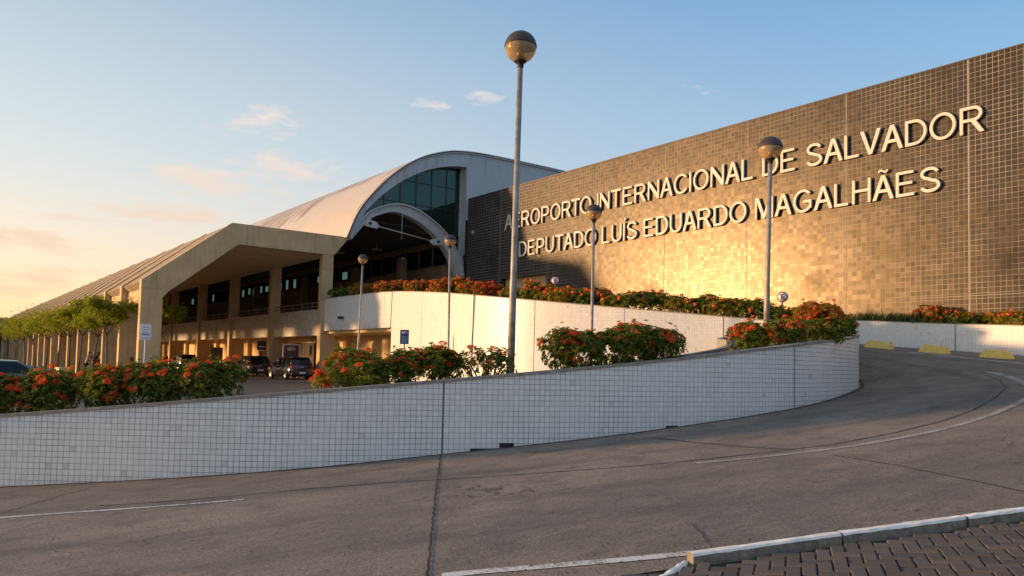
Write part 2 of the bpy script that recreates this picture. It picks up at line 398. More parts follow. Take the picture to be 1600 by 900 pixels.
MT['plumpanel'] = plain('dark plum banner', (.075, .045, .055), .5, .1, 2)
MT['tyre'] = plain('tyre rubber', (.02, .02, .02), .85, .2, 9)
MT['rim'] = plain('alloy rim', (.5, .5, .5), .3, .1, 9, metal=.9)
MT['tail'] = plain('red tail lamp', (.5, .02, .025), .2, .1, 9)
MT['plate'] = plain('grey number plate', (.55, .55, .55), .5, .1, 9)
MT['skin'] = plain('skin', (.30, .17, .11), .55, .1, 9)
MT['hair'] = plain('dark hair', (.02, .015, .012), .6, .2, 9)
def carpaint(name, col, metal=.0):
    m = plain(name, col, .25, .05, 3, metal=metal); b = m.node_tree.nodes['Principled BSDF']; b.inputs['Coat Weight'].default_value = 1; b.inputs['Coat Roughness'].default_value = .05; return m
MT['car_black'] = carpaint('black car paint', (.012, .012, .014)); MT['car_navy'] = carpaint('blue black car paint', (.010, .013, .026))
MT['car_grey'] = carpaint('dark grey car paint', (.075, .068, .06), .0); MT['car_silver'] = carpaint('silver car paint', (.42, .43, .44), .5)
m, nt, b = newmat('tinted car glass'); b.inputs['Base Color'].default_value = (.012, .013, .013, 1); b.inputs['Roughness'].default_value = .05; b.inputs['Specular IOR Level'].default_value = .35
k = N(nt); k.link(k.ramp(k.noise(k.obj(), 2, 2), .3, .7, .03, .09), b.inputs['Roughness']); MT['car_glass'] = m
# reflective curtain-wall glass, pane by pane slightly out of plane
m, nt, b = newmat('green tinted curtain glass'); k = N(nt); p = k.pos()
b.inputs['Base Color'].default_value = (.034, .064, .058, 1); b.inputs['Roughness'].default_value = .06; b.inputs['Metallic'].default_value = .75; b.inputs['Specular IOR Level'].default_value = .6
k.link(k.bump(k.noise(p, .7, 2), .08, .12), b.inputs['Normal']); MT['glass'] = m
# acrylic lamp bowl
m, nt, b = newmat('amber acrylic bowl'); k = N(nt)
b.inputs['Roughness'].default_value = .15; k.link(k.mix(k.ramp(k.noise(k.obj(), 5, 4), .35, .7), (.60, .45, .26), (.72, .60, .42)), b.inputs['Base Color'])
tp = k.node('ShaderNodeBsdfTransparent'); tp.inputs[0].default_value = (.94, .84, .66, 1); mx = k.node('ShaderNodeMixShader'); mx.inputs[0].default_value = .35
k.link(tp.outputs[0], mx.inputs[1]); k.link(b.outputs[0], mx.inputs[2]); k.link(mx.outputs[0], nt.nodes['Material Output'].inputs['Surface']); MT['bowl'] = m
# painted road line, worn through to the road
m, nt, b = newmat('worn white road line'); k = N(nt); p = k.pos()
wr = k.math('ADD', k.math('MULTIPLY', k.noise(p, 28, 5, .7), .65), k.math('MULTIPLY', k.noise(p, 2.2, 4, .6), .35))
k.link(k.mix(k.ramp(wr, .47, .6), (.62, .60, .57), (.19, .165, .15)), b.inputs['Base Color']); b.inputs['Roughness'].default_value = .85; MT['line'] = m
m, nt, b = newmat('faint road line'); k = N(nt); p = k.pos()
wr = k.math('ADD', k.math('MULTIPLY', k.noise(p, 28, 5, .7), .65), k.math('MULTIPLY', k.noise(p, 2.2, 4, .6), .35))
k.link(k.mix(k.ramp(wr, .40, .56), (.50, .46, .42), (.22, .19, .165)), b.inputs['Base Color']); b.inputs['Roughness'].default_value = .85; MT['faint'] = m
# pavers: each block its own tone
m, nt, b = newmat('concrete paver'); k = N(nt); g = k.geo(); p = g.outputs['Position']
c = k.mix(g.outputs['Random Per Island'], (.070, .061, .056), (.150, .124, .108)); c = k.mix(k.ramp(k.noise(p, 2.5, 5, .6), .45, .75, 0, .6), c, (.14, .105, .08))
c = k.mix(k.ramp(k.noise(p, 60, 4, .7), .4, .7, .5, 0), c, (.03, .027, .026)); k.link(c, b.inputs['Base Color']); b.inputs['Roughness'].default_value = .85
k.link(k.bump(k.noise(p, 70, 4, .7), .6, .008), b.inputs['Normal']); MT['paver'] = m
# corrugated vault sheets, stained where the paint went
def corr(name, col, axis, pitch, stain):
    m, nt, b = newmat(name); k = N(nt); p = k.pos(); s_ = k.node('ShaderNodeSeparateXYZ'); k.link(p, s_.inputs[0])
    wv = k.math('SINE', k.math('MULTIPLY', s_.outputs[axis], 2*math.pi/pitch))
    c = k.mix(k.ramp(k.noise(p, .35, 5, .6), .3, .7), tuple(x*.88 for x in col), col)
    # narrow rust-brown runs that follow the sheets
    st = k.noise(k.scalev(p, (.22, 2.4, .22) if axis == 'Y' else (2.5, 1, .15)), 1.1, 5, .7)
    zone = k.noise(p, .16, 3, .5)
    c = k.mix(k.math('MULTIPLY', k.ramp(st, .50, .60), k.ramp(zone, .45, .52, 0, stain)), c, (.20, .13, .085))
    if axis == 'Y':     # two places where the coating has gone
        for (yc, zc, ry, rz) in ((66., 14.6, 9., 1.7), (53.5, 15.2, 3., .8), (86., 14.5, 9., 1.6)):
            q = k.math('ADD', k.math('POWER', k.math('DIVIDE', k.math('SUBTRACT', s_.outputs['Y'], yc), ry), 2.0), k.math('POWER', k.math('DIVIDE', k.math('SUBTRACT', s_.outputs['Z'], zc), rz), 2.0))
            c = k.mix(k.math('MULTIPLY', k.ramp(q, 1.0, .5), k.ramp(k.noise(k.scalev(p, (.25, 3.2, .25)), 1.3, 5, .7), .50, .58, 0, .9)), c, (.17, .11, .07))
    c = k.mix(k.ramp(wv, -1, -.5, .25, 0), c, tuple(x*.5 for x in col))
    k.link(c, b.inputs['Base Color']); b.inputs['Roughness'].default_value = .5
    k.link(k.bump(wv, .6, .03), b.inputs['Normal']); return m
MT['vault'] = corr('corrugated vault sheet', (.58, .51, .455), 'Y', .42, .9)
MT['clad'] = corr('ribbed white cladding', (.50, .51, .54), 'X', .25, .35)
LEAF = [(.045, .105, .012), (.075, .145, .016), (.14, .19, .02), (.32, .26, .03)]
MT['leaf'] = leafmat('ixora leaves', LEAF)
MT['leaf_y'] = leafmat('yellowing leaves', [(.12, .16, .02), (.20, .21, .02), (.34, .27, .025), (.42, .26, .03)])
MT['leaf_o'] = leafmat('bronze tipped leaves', [(.12, .15, .02), (.22, .19, .022), (.40, .19, .03), (.46, .13, .03)])
MT['leaf_tree'] = leafmat('tree leaves', [(.10, .17, .018), (.16, .23, .02), (.25, .28, .024), (.36, .32, .03)], .5)
MT['blade'] = leafmat('strap leaves', [(.03, .06, .02), (.05, .09, .03), (.08, .12, .04)], .3)
MT['petal'] = leafmat('red orange petals', [(.62, .045, .015), (.74, .085, .02), (.82, .17, .04)], .35, .6)
MT['petal_o'] = leafmat('orange petals', [(.70, .10, .02), (.78, .22, .035), (.62, .07, .02)], .35, .6)

# ------------------------------------------------------------------ curves
def crom(P, n):
    """n samples per span through points P (any dimension)"""
    out = []; m = len(P); P = [Vector(p) for p in P]
    for i in range(m-1):
        p0 = P[i-1] if i else P[0]*2-P[1]; p3 = P[i+2] if i+2 < m else P[-1]*2-P[-2]
        p1, p2 = P[i], P[i+1]
        for q in range(n):
            t = q/n
            out.append(.5*((2*p1)+(p2-p0)*t+(2*p0-5*p1+4*p2-p3)*t*t+(3*p1-p0-3*p2+p3)*t**3))
    out.append(P[-1]); return out
def lerp(a, b, t): return a+(b-a)*t

# ------------------------------------------------------------------ ground and roads
INNER = [(-22,33,-2.6),(-8,22.6,-1.5),(.98,15.65,-.72),(4.5,13.05,-.38),(7.4,11.68,-.08),(11,10.2,.32),(15,9.39,.76),(19.2,10.35,1.07),(22.1,11.75,1.26),
         (23.5,13.1,1.65),(23.8,14.6,2.0),(22.7,17.07,2.4),(20.5,20.75,2.78),(18.9,25,3.2),(19.0,31,3.8),(19.76,38,4.32),(19.9,46,4.40)]
OUTER = [(-34,19,-2.3),(-16,14,-1.55),(-5,9.4,-1.0),(0,6.8,-.6),(3.2,4.86,-.20),(6.13,3.42,.135),(11.5,.72,.752),(18.5,-.5,1.35),(25,1.2,1.75),
         (29.0,7,2.08),(29.5,12,2.42),(29.5,16.5,2.76),(29.5,22.5,3.25),(29.5,28,3.7),(29.5,33,4.05),(29.6,39,4.36),(30.6,46,4.40)]
NS = 14; IN = crom(INNER, NS); OU = crom(OUTER, NS)
rows, uvr = [], []
for a, b in zip(IN, OU):
    rows.append([lerp(a, b, t/16) for t in range(17)]); uvr.append([(len(rows)*.25, t/16) for t in range(17)])
mb = MB(); mb.grid(rows, uvr)
road = tag(mb.build('ramp_road', MT['road'], fix=True), kind='structure')
bm_r = bmesh.new(); bm_r.from_mesh(road.data); ROAD = BVHTree.FromBMesh(bm_r); bm_r.free()
def road_z(x, y, default=0.):
    h = ROAD.ray_cast(Vector((x, y, 60)), Vector((0, 0, -1)))
    if h[0]: return h[0].z
    n_ = ROAD.find_nearest(Vector((x, y, default)), 1.5)
    return n_[0].z if n_[0] else default
def ribbon(name, pts, width, mat, lift=.006, step=.25, kind='structure', jitter=0):
    """a painted line or joint lying on the road"""
    rnd = random.Random(len(pts)*7+int(abs(pts[0][0])*10))
    path = []
    for a, b in zip(pts[:-1], pts[1:]):
        a, b = Vector(a), Vector(b); n = max(1, int((b-a).length/step))
        path += [lerp(a, b, q/n) for q in range(n)]
    path.append(Vector(pts[-1])); rows = []
    for i, p in enumerate(path):
        t = (path[min(i+1, len(path)-1)]-path[max(i-1, 0)]).normalized(); s_ = Vector((-t.y, t.x))
        j = rnd.uniform(-jitter, jitter); wd = width*(1+rnd.uniform(-.4, .4) if jitter else 1)
        rows.append([(q.x, q.y, road_z(q.x, q.y)+lift) for q in (p+s_*(j-wd/2), p+s_*(j), p+s_*(j+wd/2))])
    mb = MB(); mb.grid(rows); return tag(mb.build(name, mat), kind=kind)
def on_road(px, py):
    """where the sight line of the photograph's pixel meets the road sheet (used to read positions off the photograph)"""
    d = (fwd*1180+cr*(px-800)-cu*(py-509)).normalized(); h = ROAD.ray_cast(EYE, d); return (h[0].x, h[0].y)

mb = MB(); mb.grid([[(-3000, -3000, -3.2), (3000, -3000, -3.2)], [(-3000, 4000, -3.2), (3000, 4000, -3.2)]])
tag(mb.build('ground', MT['sidewalk']), kind='structure')
low_z = lambda x: .03*(x-10) if x > -20 else -.9
xs = [-120, -60, -20, -6, 0, 6, 12, 19, 23.2]
def low_edge(x):   # near edge of the lower road, tucked behind the planter
    P = [(-120, 60), (-22, 34.6), (-7.1, 24), (1.9, 17), (5.3, 14.5), (8.1, 13.2), (11.5, 11.9), (15.4, 11.8), (18.6, 13.8), (23.2, 16)]
    for a, b in zip(P[:-1], P[1:]):
        if a[0] <= x <= b[0]: return a[1]+(b[1]-a[1])*(x-a[0])/(b[0]-a[0])
    return 16
xx = [x for x in xs] ; fine_x = [-120,-60,-22,-14,-7.1,-3,1.9,3.6,5.3,6.7,8.1,9.8,11.5,13.4,15.4,17,18.6,20.9,23.2]
rows = [[(x, lerp(low_edge(x), 230, t), low_z(x)) for t in (0, .02, .05, .1, .2, .4, 1)] for x in fine_x]
mb = MB(); mb.grid(rows); tag(mb.build('lower_road', MT['asphalt']), kind='structure')
# drop from the lower road to the outer ground
mb = MB(); mb.grid([[(x, low_edge(x), low_z(x)-.003) for x in fine_x if x < -7], [(x, low_edge(x), -3.3) for x in fine_x if x < -7]])
tag(mb.build('road_edge', MT['concrete']), kind='structure')

# road markings, joints and seams
OR = on_road
ribbon('road_marking', [OR(-40, 812), OR(100, 802), OR(250, 791.5), OR(381, 781)], .085, MT['line'])
ribbon('road_marking', [OR(1088, 724), OR(1160, 717.5), OR(1250, 708), OR(1330, 697.5), OR(1400, 686), OR(1450, 676), OR(1500, 664), OR(1550, 648), OR(1585, 633), OR(1612, 618)], .13, MT['faint'])
ribbon('road_marking', [OR(1608, 602), OR(1592, 594), OR(1575, 588.5), OR(1558, 584), OR(1541, 580.5)], .2, MT['faint'])
ribbon('road_marking', [OR(1420, 550.5), OR(1470, 555), OR(1520, 560.5), OR(1580, 566), OR(1640, 572)], .12, MT['line'])
ribbon('road_marking', [OR(690, 900), OR(760, 893), OR(860, 885), OR(960, 876.5), OR(1030, 870), OR(1083, 864)], .13, MT['line'])
ribbon('road_joint', [OR(688, 711), OR(685, 740), OR(680, 780), OR(676, 820), OR(671, 870), OR(666, 925)], .022, MT['joint'], .007, .08, jitter=.010)
ribbon('road_joint', [OR(-30, 812), OR(40, 791), OR(90, 776), OR(138, 764)], .022, MT['joint'], .007, .1, jitter=.006)
ribbon('road_seam', [OR(150, 791), OR(300, 781), OR(480, 764), OR(600, 755), OR(700, 749), OR(850, 739), OR(1000, 728), OR(1100, 718), OR(1200, 707), OR(1300, 695), OR(1400, 676), OR(1470, 659), OR(1520, 641), OR(1555, 622), OR(1572, 606), OR(1562, 594), OR(1540, 587)], .03, MT['seam'], .0065, .2, jitter=.006)
ribbon('road_seam', [OR(1020, 684), OR(1090, 692), OR(1170, 699), OR(1240, 703)], .05, MT['seam'], .005, .2, jitter=.012)
ribbon('road_seam', [OR(1300, 711), OR(1400, 727), OR(1480, 743), OR(1560, 760), OR(1640, 777)], .022, MT['seam'], .005, .15, jitter=.008)
ribbon('road_seam', [OR(1080, 818), OR(1096, 833), OR(1112, 856)], .012, MT['seam'], .005, .08, jitter=.01)

# ------------------------------------------------------------------ pavement of herringbone pavers
KERB = [Vector(p) for p in ((1.2, 5.75), (3.2, 4.86), (4.95, 4.0), (6.13, 3.42), (7.18, 2.87), (9.3, 1.78), (11.5, .72), (15, -.3))]
pz = lambda x, y: .0709*x-.0877*y
def kerb_side(x, y):
    """signed distance to the kerb line, positive on the pavement side"""
    best = None
    for a, b in zip(KERB[:-1], KERB[1:]):
        d = b-a; t = max(0, min(1, (Vector((x, y))-a).dot(d)/d.length_squared)); q = a+d*t
        v = Vector((x, y))-q; s_ = (-1 if d.x*v.y-d.y*v.x > 0 else 1)*v.length
        if best is None or abs(s_) < abs(best): best = s_
    return best
rnd = random.Random(5)
mb = MB(); L, W, G = .220, .110, .0045
ca, sa = math.cos(R(-58)), math.sin(R(-58))
def paver(cx, cy, ln, wd):
    X, Y = 5.5+cx*ca-cy*sa, 2.6+cx*sa+cy*ca
    if kerb_side(X, Y) < .16 or X < .3 or X > 15 or Y < -6: return
    hx, hy = ln/2-G, wd/2-G; tz = rnd.uniform(-.004, .004); tx, ty = rnd.uniform(-.02, .02), rnd.uniform(-.03, .03); c_ = .008
    z0 = pz(X, Y)+.035
    vs = []
    for (sx, sy, dz) in ((-1,-1,-.05),(1,-1,-.05),(1,1,-.05),(-1,1,-.05),(-1,-1,-c_),(1,-1,-c_),(1,1,-c_),(-1,1,-c_)):
        lx, ly = cx+sx*hx, cy+sy*hy; x, y = 5.5+lx*ca-ly*sa, 2.6+lx*sa+ly*ca
        vs.append((x, y, pz(x, y)+.035+dz+tz+sx*hx*tx+sy*hy*ty))
    for (sx, sy) in ((-1,-1),(1,-1),(1,1),(-1,1)):
        lx, ly = cx+sx*(hx-c_), cy+sy*(hy-c_); x, y = 5.5+lx*ca-ly*sa, 2.6+lx*sa+ly*ca
        vs.append((x, y, pz(x, y)+.035+tz+sx*hx*tx+sy*hy*ty))
    mb.add(vs, [(0,1,5,4),(1,2,6,5),(2,3,7,6),(3,0,4,7),(4,5,9,8),(5,6,10,9),(6,7,11,10),(7,4,8,11),(8,9,10,11)])
for i in range(-60, 61):
    for j in range(-60, 61):
        # herringbone: L = 2W cells
        m4 = (i-j) % 4
        if m4 == 0: paver((i+1)*W, (j+.5)*W, L, W)
        elif m4 == 2: paver((i+.5)*W, (j)*W, W, L)
tag(mb.build('pavement', MT['paver'], fix=False), kind='structure')
mb = MB(); mb.grid([[(x, y, pz(x, y)-.014) for y in (-8, -4, 0, 2, 3.5)] for x in (-2, 0, 3, 6, 9, 12, 16)])
bed = mb
rows = []
for p, q in zip(KERB[:-1], KERB[1:]):
    d = (q-p); nrm = Vector((d.y, -d.x)).normalized()
    for t in (0, .25, .5, .75, 1): 
        c = p+d*t; rows.append([(e.x, e.y, pz(e.x, e.y)+.001) for e in (c+nrm*.06, c+nrm*.6, c+nrm*2, c+nrm*5, c+nrm*9)])
mb = MB(); mb.grid(rows); tag(mb.build('pavement_bed', plain('sand bed between pavers', (.022, .019, .017), .95, .3, 20)), kind='structure')
# three painted kerb stones and a broken lump
def kerb_stone(a, b, label, rot_end):
    a, b = Vector(a), Vector(b); d = (b-a); ln = d.length; d.normalize(); s_ = Vector((-d.y, d.x))
    m = MB(); prof = [(-.06, -.12), (.07, -.12), (.065, .085), (.05, .105), (-.035, .105), (-.058, .085)]
    n = 14; rows = []; rr = random.Random(int(ln*1000))
    for i in range(n+1):
        c = a+d*ln*i/n; row = []
        for (u, z) in prof:
            z2 = z+rr.uniform(-.003, .003) if z > 0 else z; e = c+s_*(-u+rr.uniform(-.003, .003)); row.append((e.x, e.y, pz(e.x, e.y)+z2))
        rows.append(row+[row[0]])
    m.grid(rows, smooth=False)
    k_ = len(prof)
    m.add([rows[0][i] for i in range(k_)], [tuple(range(k_))], mi=1); m.add([rows[-1][i] for i in range(k_)], [tuple(range(k_))], mi=1)
    o = m.build('kerb_stone', [MT['kerb'], MT['stone']], fix=True)
    # bare concrete shows on the pavement side
    for f in o.data.polygons:
        nn = f.normal
        if nn.z < .35 and (nn.x*s_.x+nn.y*s_.y) < -.3: f.material_index = 1
    return tag(o, label, 'kerb stone', 'kerb stones along the pavers')
kerb_stone((4.93, 4.01), (6.12, 3.43), 'white topped kerb stone with a broken bare end, nearest the camera', 1)
kerb_stone((6.14, 3.42), (7.17, 2.88), 'white kerb stone second from the broken kerb end', 1)
kerb_stone((7.19, 2.87), (8.2, 2.35), 'white kerb stone running out of the right edge of the photo', 1)
kerb_stone((8.22, 2.34), (9.29, 1.79), 'fourth white kerb stone from the broken kerb end', 1)
kerb_stone((9.31, 1.78), (10.4, 1.25), 'fifth white kerb stone from the broken kerb end', 1)
rr = random.Random(2); m = MB(); path = []; rad = []
for i in range(10):
    t = i/9; c = lerp(Vector((4.93, 4.06)), Vector((4.42, 4.02)), t); off = -.10*math.sin(math.pi*t*.9)*1.0
    c = c+Vector((-.05, -.1))*math.sin(t*2.2)*1.3; path.append((c.x, c.y, pz(c.x, c.y)+.012-.012*t)); rad.append((.046+.006*math.sin(i*1.7))*(1 if 1 < i < 8 else .6))
m.tube(path, rad, 7, smooth=False); tag(m.build('kerb_rubble', [MT['kerb']], bevel=.008), 'broken curved lump of white kerb lying in front of the kerb end', 'kerb rubble')

def leaf(mb, p, d, n_, ln, wd, fold=.25):
    """one folded leaf: base p, direction d, face normal n_"""
    s_ = d.cross(n_).normalized()
    mid = p+d*ln*.5-n_*ln*.02
    mb.add([p, mid+s_*wd*.5+n_*wd*fold, p+d*ln-n_*ln*.15, mid-s_*wd*.5+n_*wd*fold], [(0, 1, 2), (0, 2, 3)])
# ------------------------------------------------------------------ tiled walls of the ramp
WALLZ = [-1.5,-.62,.46,.90,1.215,1.63,2.10,2.44,2.68,2.97,3.18,3.44,3.82,4.27,4.88,5.36,5.43]
WP = crom([(a[0], a[1], z) for a, z in zip(INNER, WALLZ)], NS)         # top line
def offset_path(P, d):
    out = []
    for i, p in enumerate(P):
        t = (P[min(i+1, len(P)-1)]-P[max(i-1, 0)]); t = Vector((t.x, t.y)).normalized(); n_ = Vector((-t.y, t.x)); out.append(Vector((p.x+n_.x*d, p.y+n_.y*d, p.z)))
    return out
arc = [0.]
for a, b in zip(WP[:-1], WP[1:]): arc.append(arc[-1]+(Vector((b.x, b.y))-Vector((a.x, a.y))).length)
def wall_strip(mb, P, zbot, A, flip=False):
    """vertical face under the line P, UV in metres"""
    rows, uv = [], []
    for p, a in zip(P, A):
        zb = zbot(p); rows.append([(p.x, p.y, zb), (p.x, p.y, p.z)]); uv.append([(a, zb), (a, p.z)])
    mb.grid(rows, uv, smooth=True)
def coping(P, width, mat, parent, lip=.025, th=.05):
    """thin stone cap over a wall whose visible face is P; the wall lies to the left of P"""
    A, B = offset_path(P, -lip), offset_path(P, width+lip); mb = MB()
    mb.grid([[(a.x, a.y, a.z-.001), (a.x, a.y, a.z+th), (b.x, b.y, b.z+th), (b.x, b.y, b.z-.001)] for a, b in zip(A, B)], smooth=False)
    for i in (0, -1):
        a, b = A[i], B[i]; mb.add([(a.x, a.y, a.z), (b.x, b.y, b.z), (b.x, b.y, b.z+th), (a.x, a.y, a.z+th)], [(0, 1, 2, 3)])
    return mb.build('coping', mat, parent)
iN = NS*9+8     # where the nose turns into the upper leg
# front wall, road side face
fw = thing('tiled_retaining_wall', 'white tiled wall in shade curving up beside the ramp road, dark grout lines', 'wall', (4.5, 13, -.4))
def place(o, root):
    o.parent = root; o.matrix_parent_inverse = Matrix.Translation(root.location).inverted(); return o
P = WP[NS*1:iN+1]; A = arc[NS*1:iN+1]; mb = MB()
wall_strip(mb, P, lambda p: road_z(p.x, p.y, p.z-1.1)-.25, A)
Q = offset_path(P, .22); wall_strip(mb, Q, lambda p: p.z-1.4, A)
place(mb.build('tiled_face', MT['front_tile'], fix=False), fw)
place(coping(P, .22, MT['coping'], None), fw)
def wall_joint(px, name='expansion_joint', wd=.028, mat='wall_joint', zlo=None):
    """vertical joint strip on the front wall at the column seen at px"""
    best = min(range(len(P)), key=lambda i: abs(pix(P[i])[0]-px)); p = P[best]; q = P[best+1]
    t = Vector((q.x-p.x, q.y-p.y)).normalized(); n_ = Vector((t.y, -t.x)); m = MB(); z0 = road_z(p.x, p.y)
    a = p+Vector((n_.x, n_.y, 0))*.004
    m.add([(a.x-t.x*wd/2, a.y-t.y*wd/2, z0-.05), (a.x+t.x*wd/2, a.y+t.y*wd/2, z0-.05), (a.x+t.x*wd/2, a.y+t.y*wd/2, p.z-.002), (a.x-t.x*wd/2, a.y-t.y*wd/2, p.z-.002)], [(0, 1, 2, 3)])
    return place(m.build(name, MT[mat], fix=False), fw)
def pix(p):
    d = Vector(p)-EYE; z = d.dot(fwd); return (800+1180*d.dot(cr)/z, 509-1180*d.dot(cu)/z, z)
wall_joint(688, wd=.030); wall_joint(1236, wd=.022, mat='seam')
# drain slots where tiles are missing at the foot of the wall
def drain(px0, px1, zlo, zhi):
    i0 = min(range(len(P)), key=lambda i: abs(pix(P[i])[0]-px0)); p = P[i0]; i1 = min(range(len(P)), key=lambda i: abs(pix(P[i])[0]-px1)); q = P[max(i1, i0+1)]
    t = Vector((q.x-p.x, q.y-p.y)).normalized(); n_ = Vector((t.y, -t.x, 0))*.005; m = MB(); ln = (px1-px0)
    z0 = road_z(p.x, p.y)
    m.add([Vector((p.x, p.y, z0+zlo))+n_, Vector((q.x, q.y, road_z(q.x, q.y)+zlo))+n_, Vector((q.x, q.y, z0+zhi))+n_, Vector((p.x, p.y, z0+zhi))+n_], [(0, 1, 2, 3)])
    place(m.build('drain_slot', MT['joint'], fix=False), fw)
drain(738, 780, -.05, .045); drain(781, 798, -.02, .09); drain(1034, 1054, -.03, .05)

DIRT = plain('damp dirt along the wall foot', (.040, .034, .03), .95, .4, 9, bump=.6)
ribbon('gutter_dirt', [(p.x, p.y) for p in offset_path(P[6:-6:3], -.10)], .075, DIRT, .005, .12, jitter=.012)
rr = random.Random(8); m = MB()
for i in range(150):
    if i < 60: k_ = rr.random(); c = lerp(Vector((3.4, 4.9)), Vector((10, 1.6)), k_)+Vector((rr.gauss(.05, .1), .12+abs(rr.gauss(0, .35))))
    else: q = P[rr.randrange(8, len(P)-8)]; c = Vector((q.x, q.y))+Vector((rr.gauss(0, .2), -.1-abs(rr.gauss(0, .5))))
    z = road_z(c.x, c.y)+.008; a = rr.uniform(0, 6.28); d = Vector((math.cos(a), math.sin(a), rr.uniform(-.1, .3))); leaf(m, Vector((c.x, c.y, z)), d.normalized(), Vector((0, 0, 1)), rr.uniform(.025, .06), rr.uniform(.012, .03))
tag(m.build('fallen_leaves', leafmat('dry fallen leaves', [(.10, .05, .02), (.22, .09, .03), (.16, .12, .06), (.05, .03, .02)], .1, .8), fix=False), kind='stuff')
# upper leg of the ramp: inner face is the lit cream wall, it becomes the deck parapet
rw = thing('ramp_parapet_wall', 'sunlit cream tiled wall carrying the upper ramp, hedge along its top', 'wall', (19, 31, 0))
P2 = WP[iN:]; A2 = arc[iN:]
iopen = min(range(len(P2)), key=lambda i: abs(P2[i].y-36.6))
def zb2(p): return -.4
mb = MB(); wall_strip(mb, P2[:iopen+1], zb2, A2[:iopen+1])
wall_strip(mb, P2[iopen:], lambda p: 3.36, A2[iopen:])
Q2 = offset_path(P2, -.22); wall_strip(mb, Q2, lambda p: p.z-1.6, A2)
# end face of the solid part, jamb of the opening under the ramp
p, q = P2[iopen], offset_path(P2, -1.2)[iopen]
mb.add([(p.x, p.y+.001, -.4), (q.x, q.y+.001, -.4), (q.x, q.y+.001, 3.36), (p.x, p.y+.001, 3.36)], [(0, 1, 2, 3)], [[(0, 0), (1.2, 0), (1.2, 3.7), (0, 3.7)]])
place(mb.build('tiled_face', MT['cream_tile'], fix=False), rw)
cA, cB = offset_path(P2, .02), offset_path(P2, -.24); mb = MB()
mb.grid([[(a.x, a.y, a.z-.001), (a.x, a.y, a.z+.035), (b.x, b.y, b.z+.035), (b.x, b.y, b.z-.001)] for a, b in zip(cA, cB)], smooth=False)
place(mb.build('coping', MT['coping']), rw)
for px, wd, mt in ((601, .03, 'dark_joint'), (660, .02, 'dark_joint'), (737, .05, 'seam'), (841, .025, 'wall_joint'), (972, .018, 'dark_joint'), (1134, .028, 'wall_joint')):
    i = min(range(len(P2)-1), key=lambda i: abs(pix(P2[i])[0]-px)); p, q = P2[i], P2[i+1]; t = Vector((q.x-p.x, q.y-p.y)).normalized(); n_ = Vector((-t.y, t.x, 0))*.005
    zl = 3.37 if p.y > 36.6 else -.3; m = MB()
    m.add([Vector((p.x-t.x*wd/2, p.y-t.y*wd/2, zl))+n_, Vector((p.x+t.x*wd/2, p.y+t.y*wd/2, zl))+n_, Vector((p.x+t.x*wd/2, p.y+t.y*wd/2, p.z-.004))+n_, Vector((p.x-t.x*wd/2, p.y-t.y*wd/2, p.z-.004))+n_], [(0, 1, 2, 3)])
    place(m.build('expansion_joint', MT[mt], fix=False), rw)
m = MB(); m.box((19.745, 42.9, 4.05), (19.80, 43.6, 4.2)); place(m.build('scupper', MT['cap']), rw)

# planter between the two walls: soil sheet and the hidden inner retaining wall
SI = [(-7.1,23.9),(1.9,16.9),(5.3,14.4),(8.1,13.1),(11.5,11.8),(15.4,11.7),(18.6,13.7),(21.6,16.2),(23.3,14.9)]
SO = [INNER[i] for i in range(1, 10)]; SZ = [WALLZ[i]-.07 for i in range(1, 10)]
si = crom([(*p, z) for p, z in zip(SI, SZ)], 10); sz = crom([(p[0], p[1], z) for p, z in zip(SO, SZ)], 10); sz = offset_path(sz, .2)
mb = MB(); rr = random.Random(3)
def soil_pt(a, b, t, i):
    p = lerp(a, b, t); return (p.x, p.y, p.z-.02+.05*noise.noise(p*1.3)*(0 if t in (0, 1) else 1))
mb.grid([[soil_pt(a, b, t/6, i) for t in range(7)] for i, (a, b) in enumerate(zip(sz, si))])
tag(mb.build('planter_soil', MT['soil']), kind='structure')
mb = MB(); mb.grid([[(p.x, p.y, -1.2), (p.x, p.y, p.z+.03)] for p in si]); mb.grid([[(p.x, p.y, -1.2), (p.x, p.y, p.z+.03)] for p in offset_path(si, .15)])
mb.grid([[(a.x, a.y, a.z+.03), (b.x, b.y, b.z+.03)] for a, b in zip(si, offset_path(si, .15))])
tag(mb.build('planter_wall', MT['coping']), 'low stone edge at the back of the front flower planter', 'planter wall')
# soil bed on the upper ramp, behind the parapet
ub = MB(); pin, pout = offset_path(P2, -.22), offset_path(P2, -1.25)
ub.grid([[(a.x, a.y, a.z-.06), ((a.x+b.x)/2, (a.y+b.y)/2, a.z-.02), (b.x, b.y, b.z-.06), (b.x, b.y, b.z-1.3)] for a, b in zip(pin, pout)])
tag(ub.build('ramp_planter_soil', MT['soil']), kind='structure')

# white wall along the outside of the bend, below the dark wall
sw = thing('outer_parapet_wall', 'low white tiled wall along the outside of the bend, behind the yellow wheel stops', 'wall', (29.4, 12, 2.4))
WT = [(29.4, -6, 2.65), (29.4, 5, 3.0), (29.4, 9.79, 3.26), (29.4, 11.97, 3.37), (29.4, 15.86, 3.62), (29.4, 22, 4.1), (29.4, 30, 4.75), (29.4, 44, 5.2)]
PW = [Vector(p) for p in WT]; AW = [p.y for p in PW]
mb = MB(); wall_strip(mb, PW, lambda p: road_z(p.x, p.y, p.z-.95)-.2 if 0 < p.y < 45 else p.z-1.3, AW)
place(mb.build('tiled_face', MT['side_tile'], fix=False), sw)
mb = MB(); mb.grid([[(29.385, p.y, p.z), (29.385, p.y, p.z+.03), (29.66, p.y, p.z+.03), (29.66, p.y, p.z-.3)] for p in PW], smooth=False); place(mb.build('coping', MT['coping']), sw)
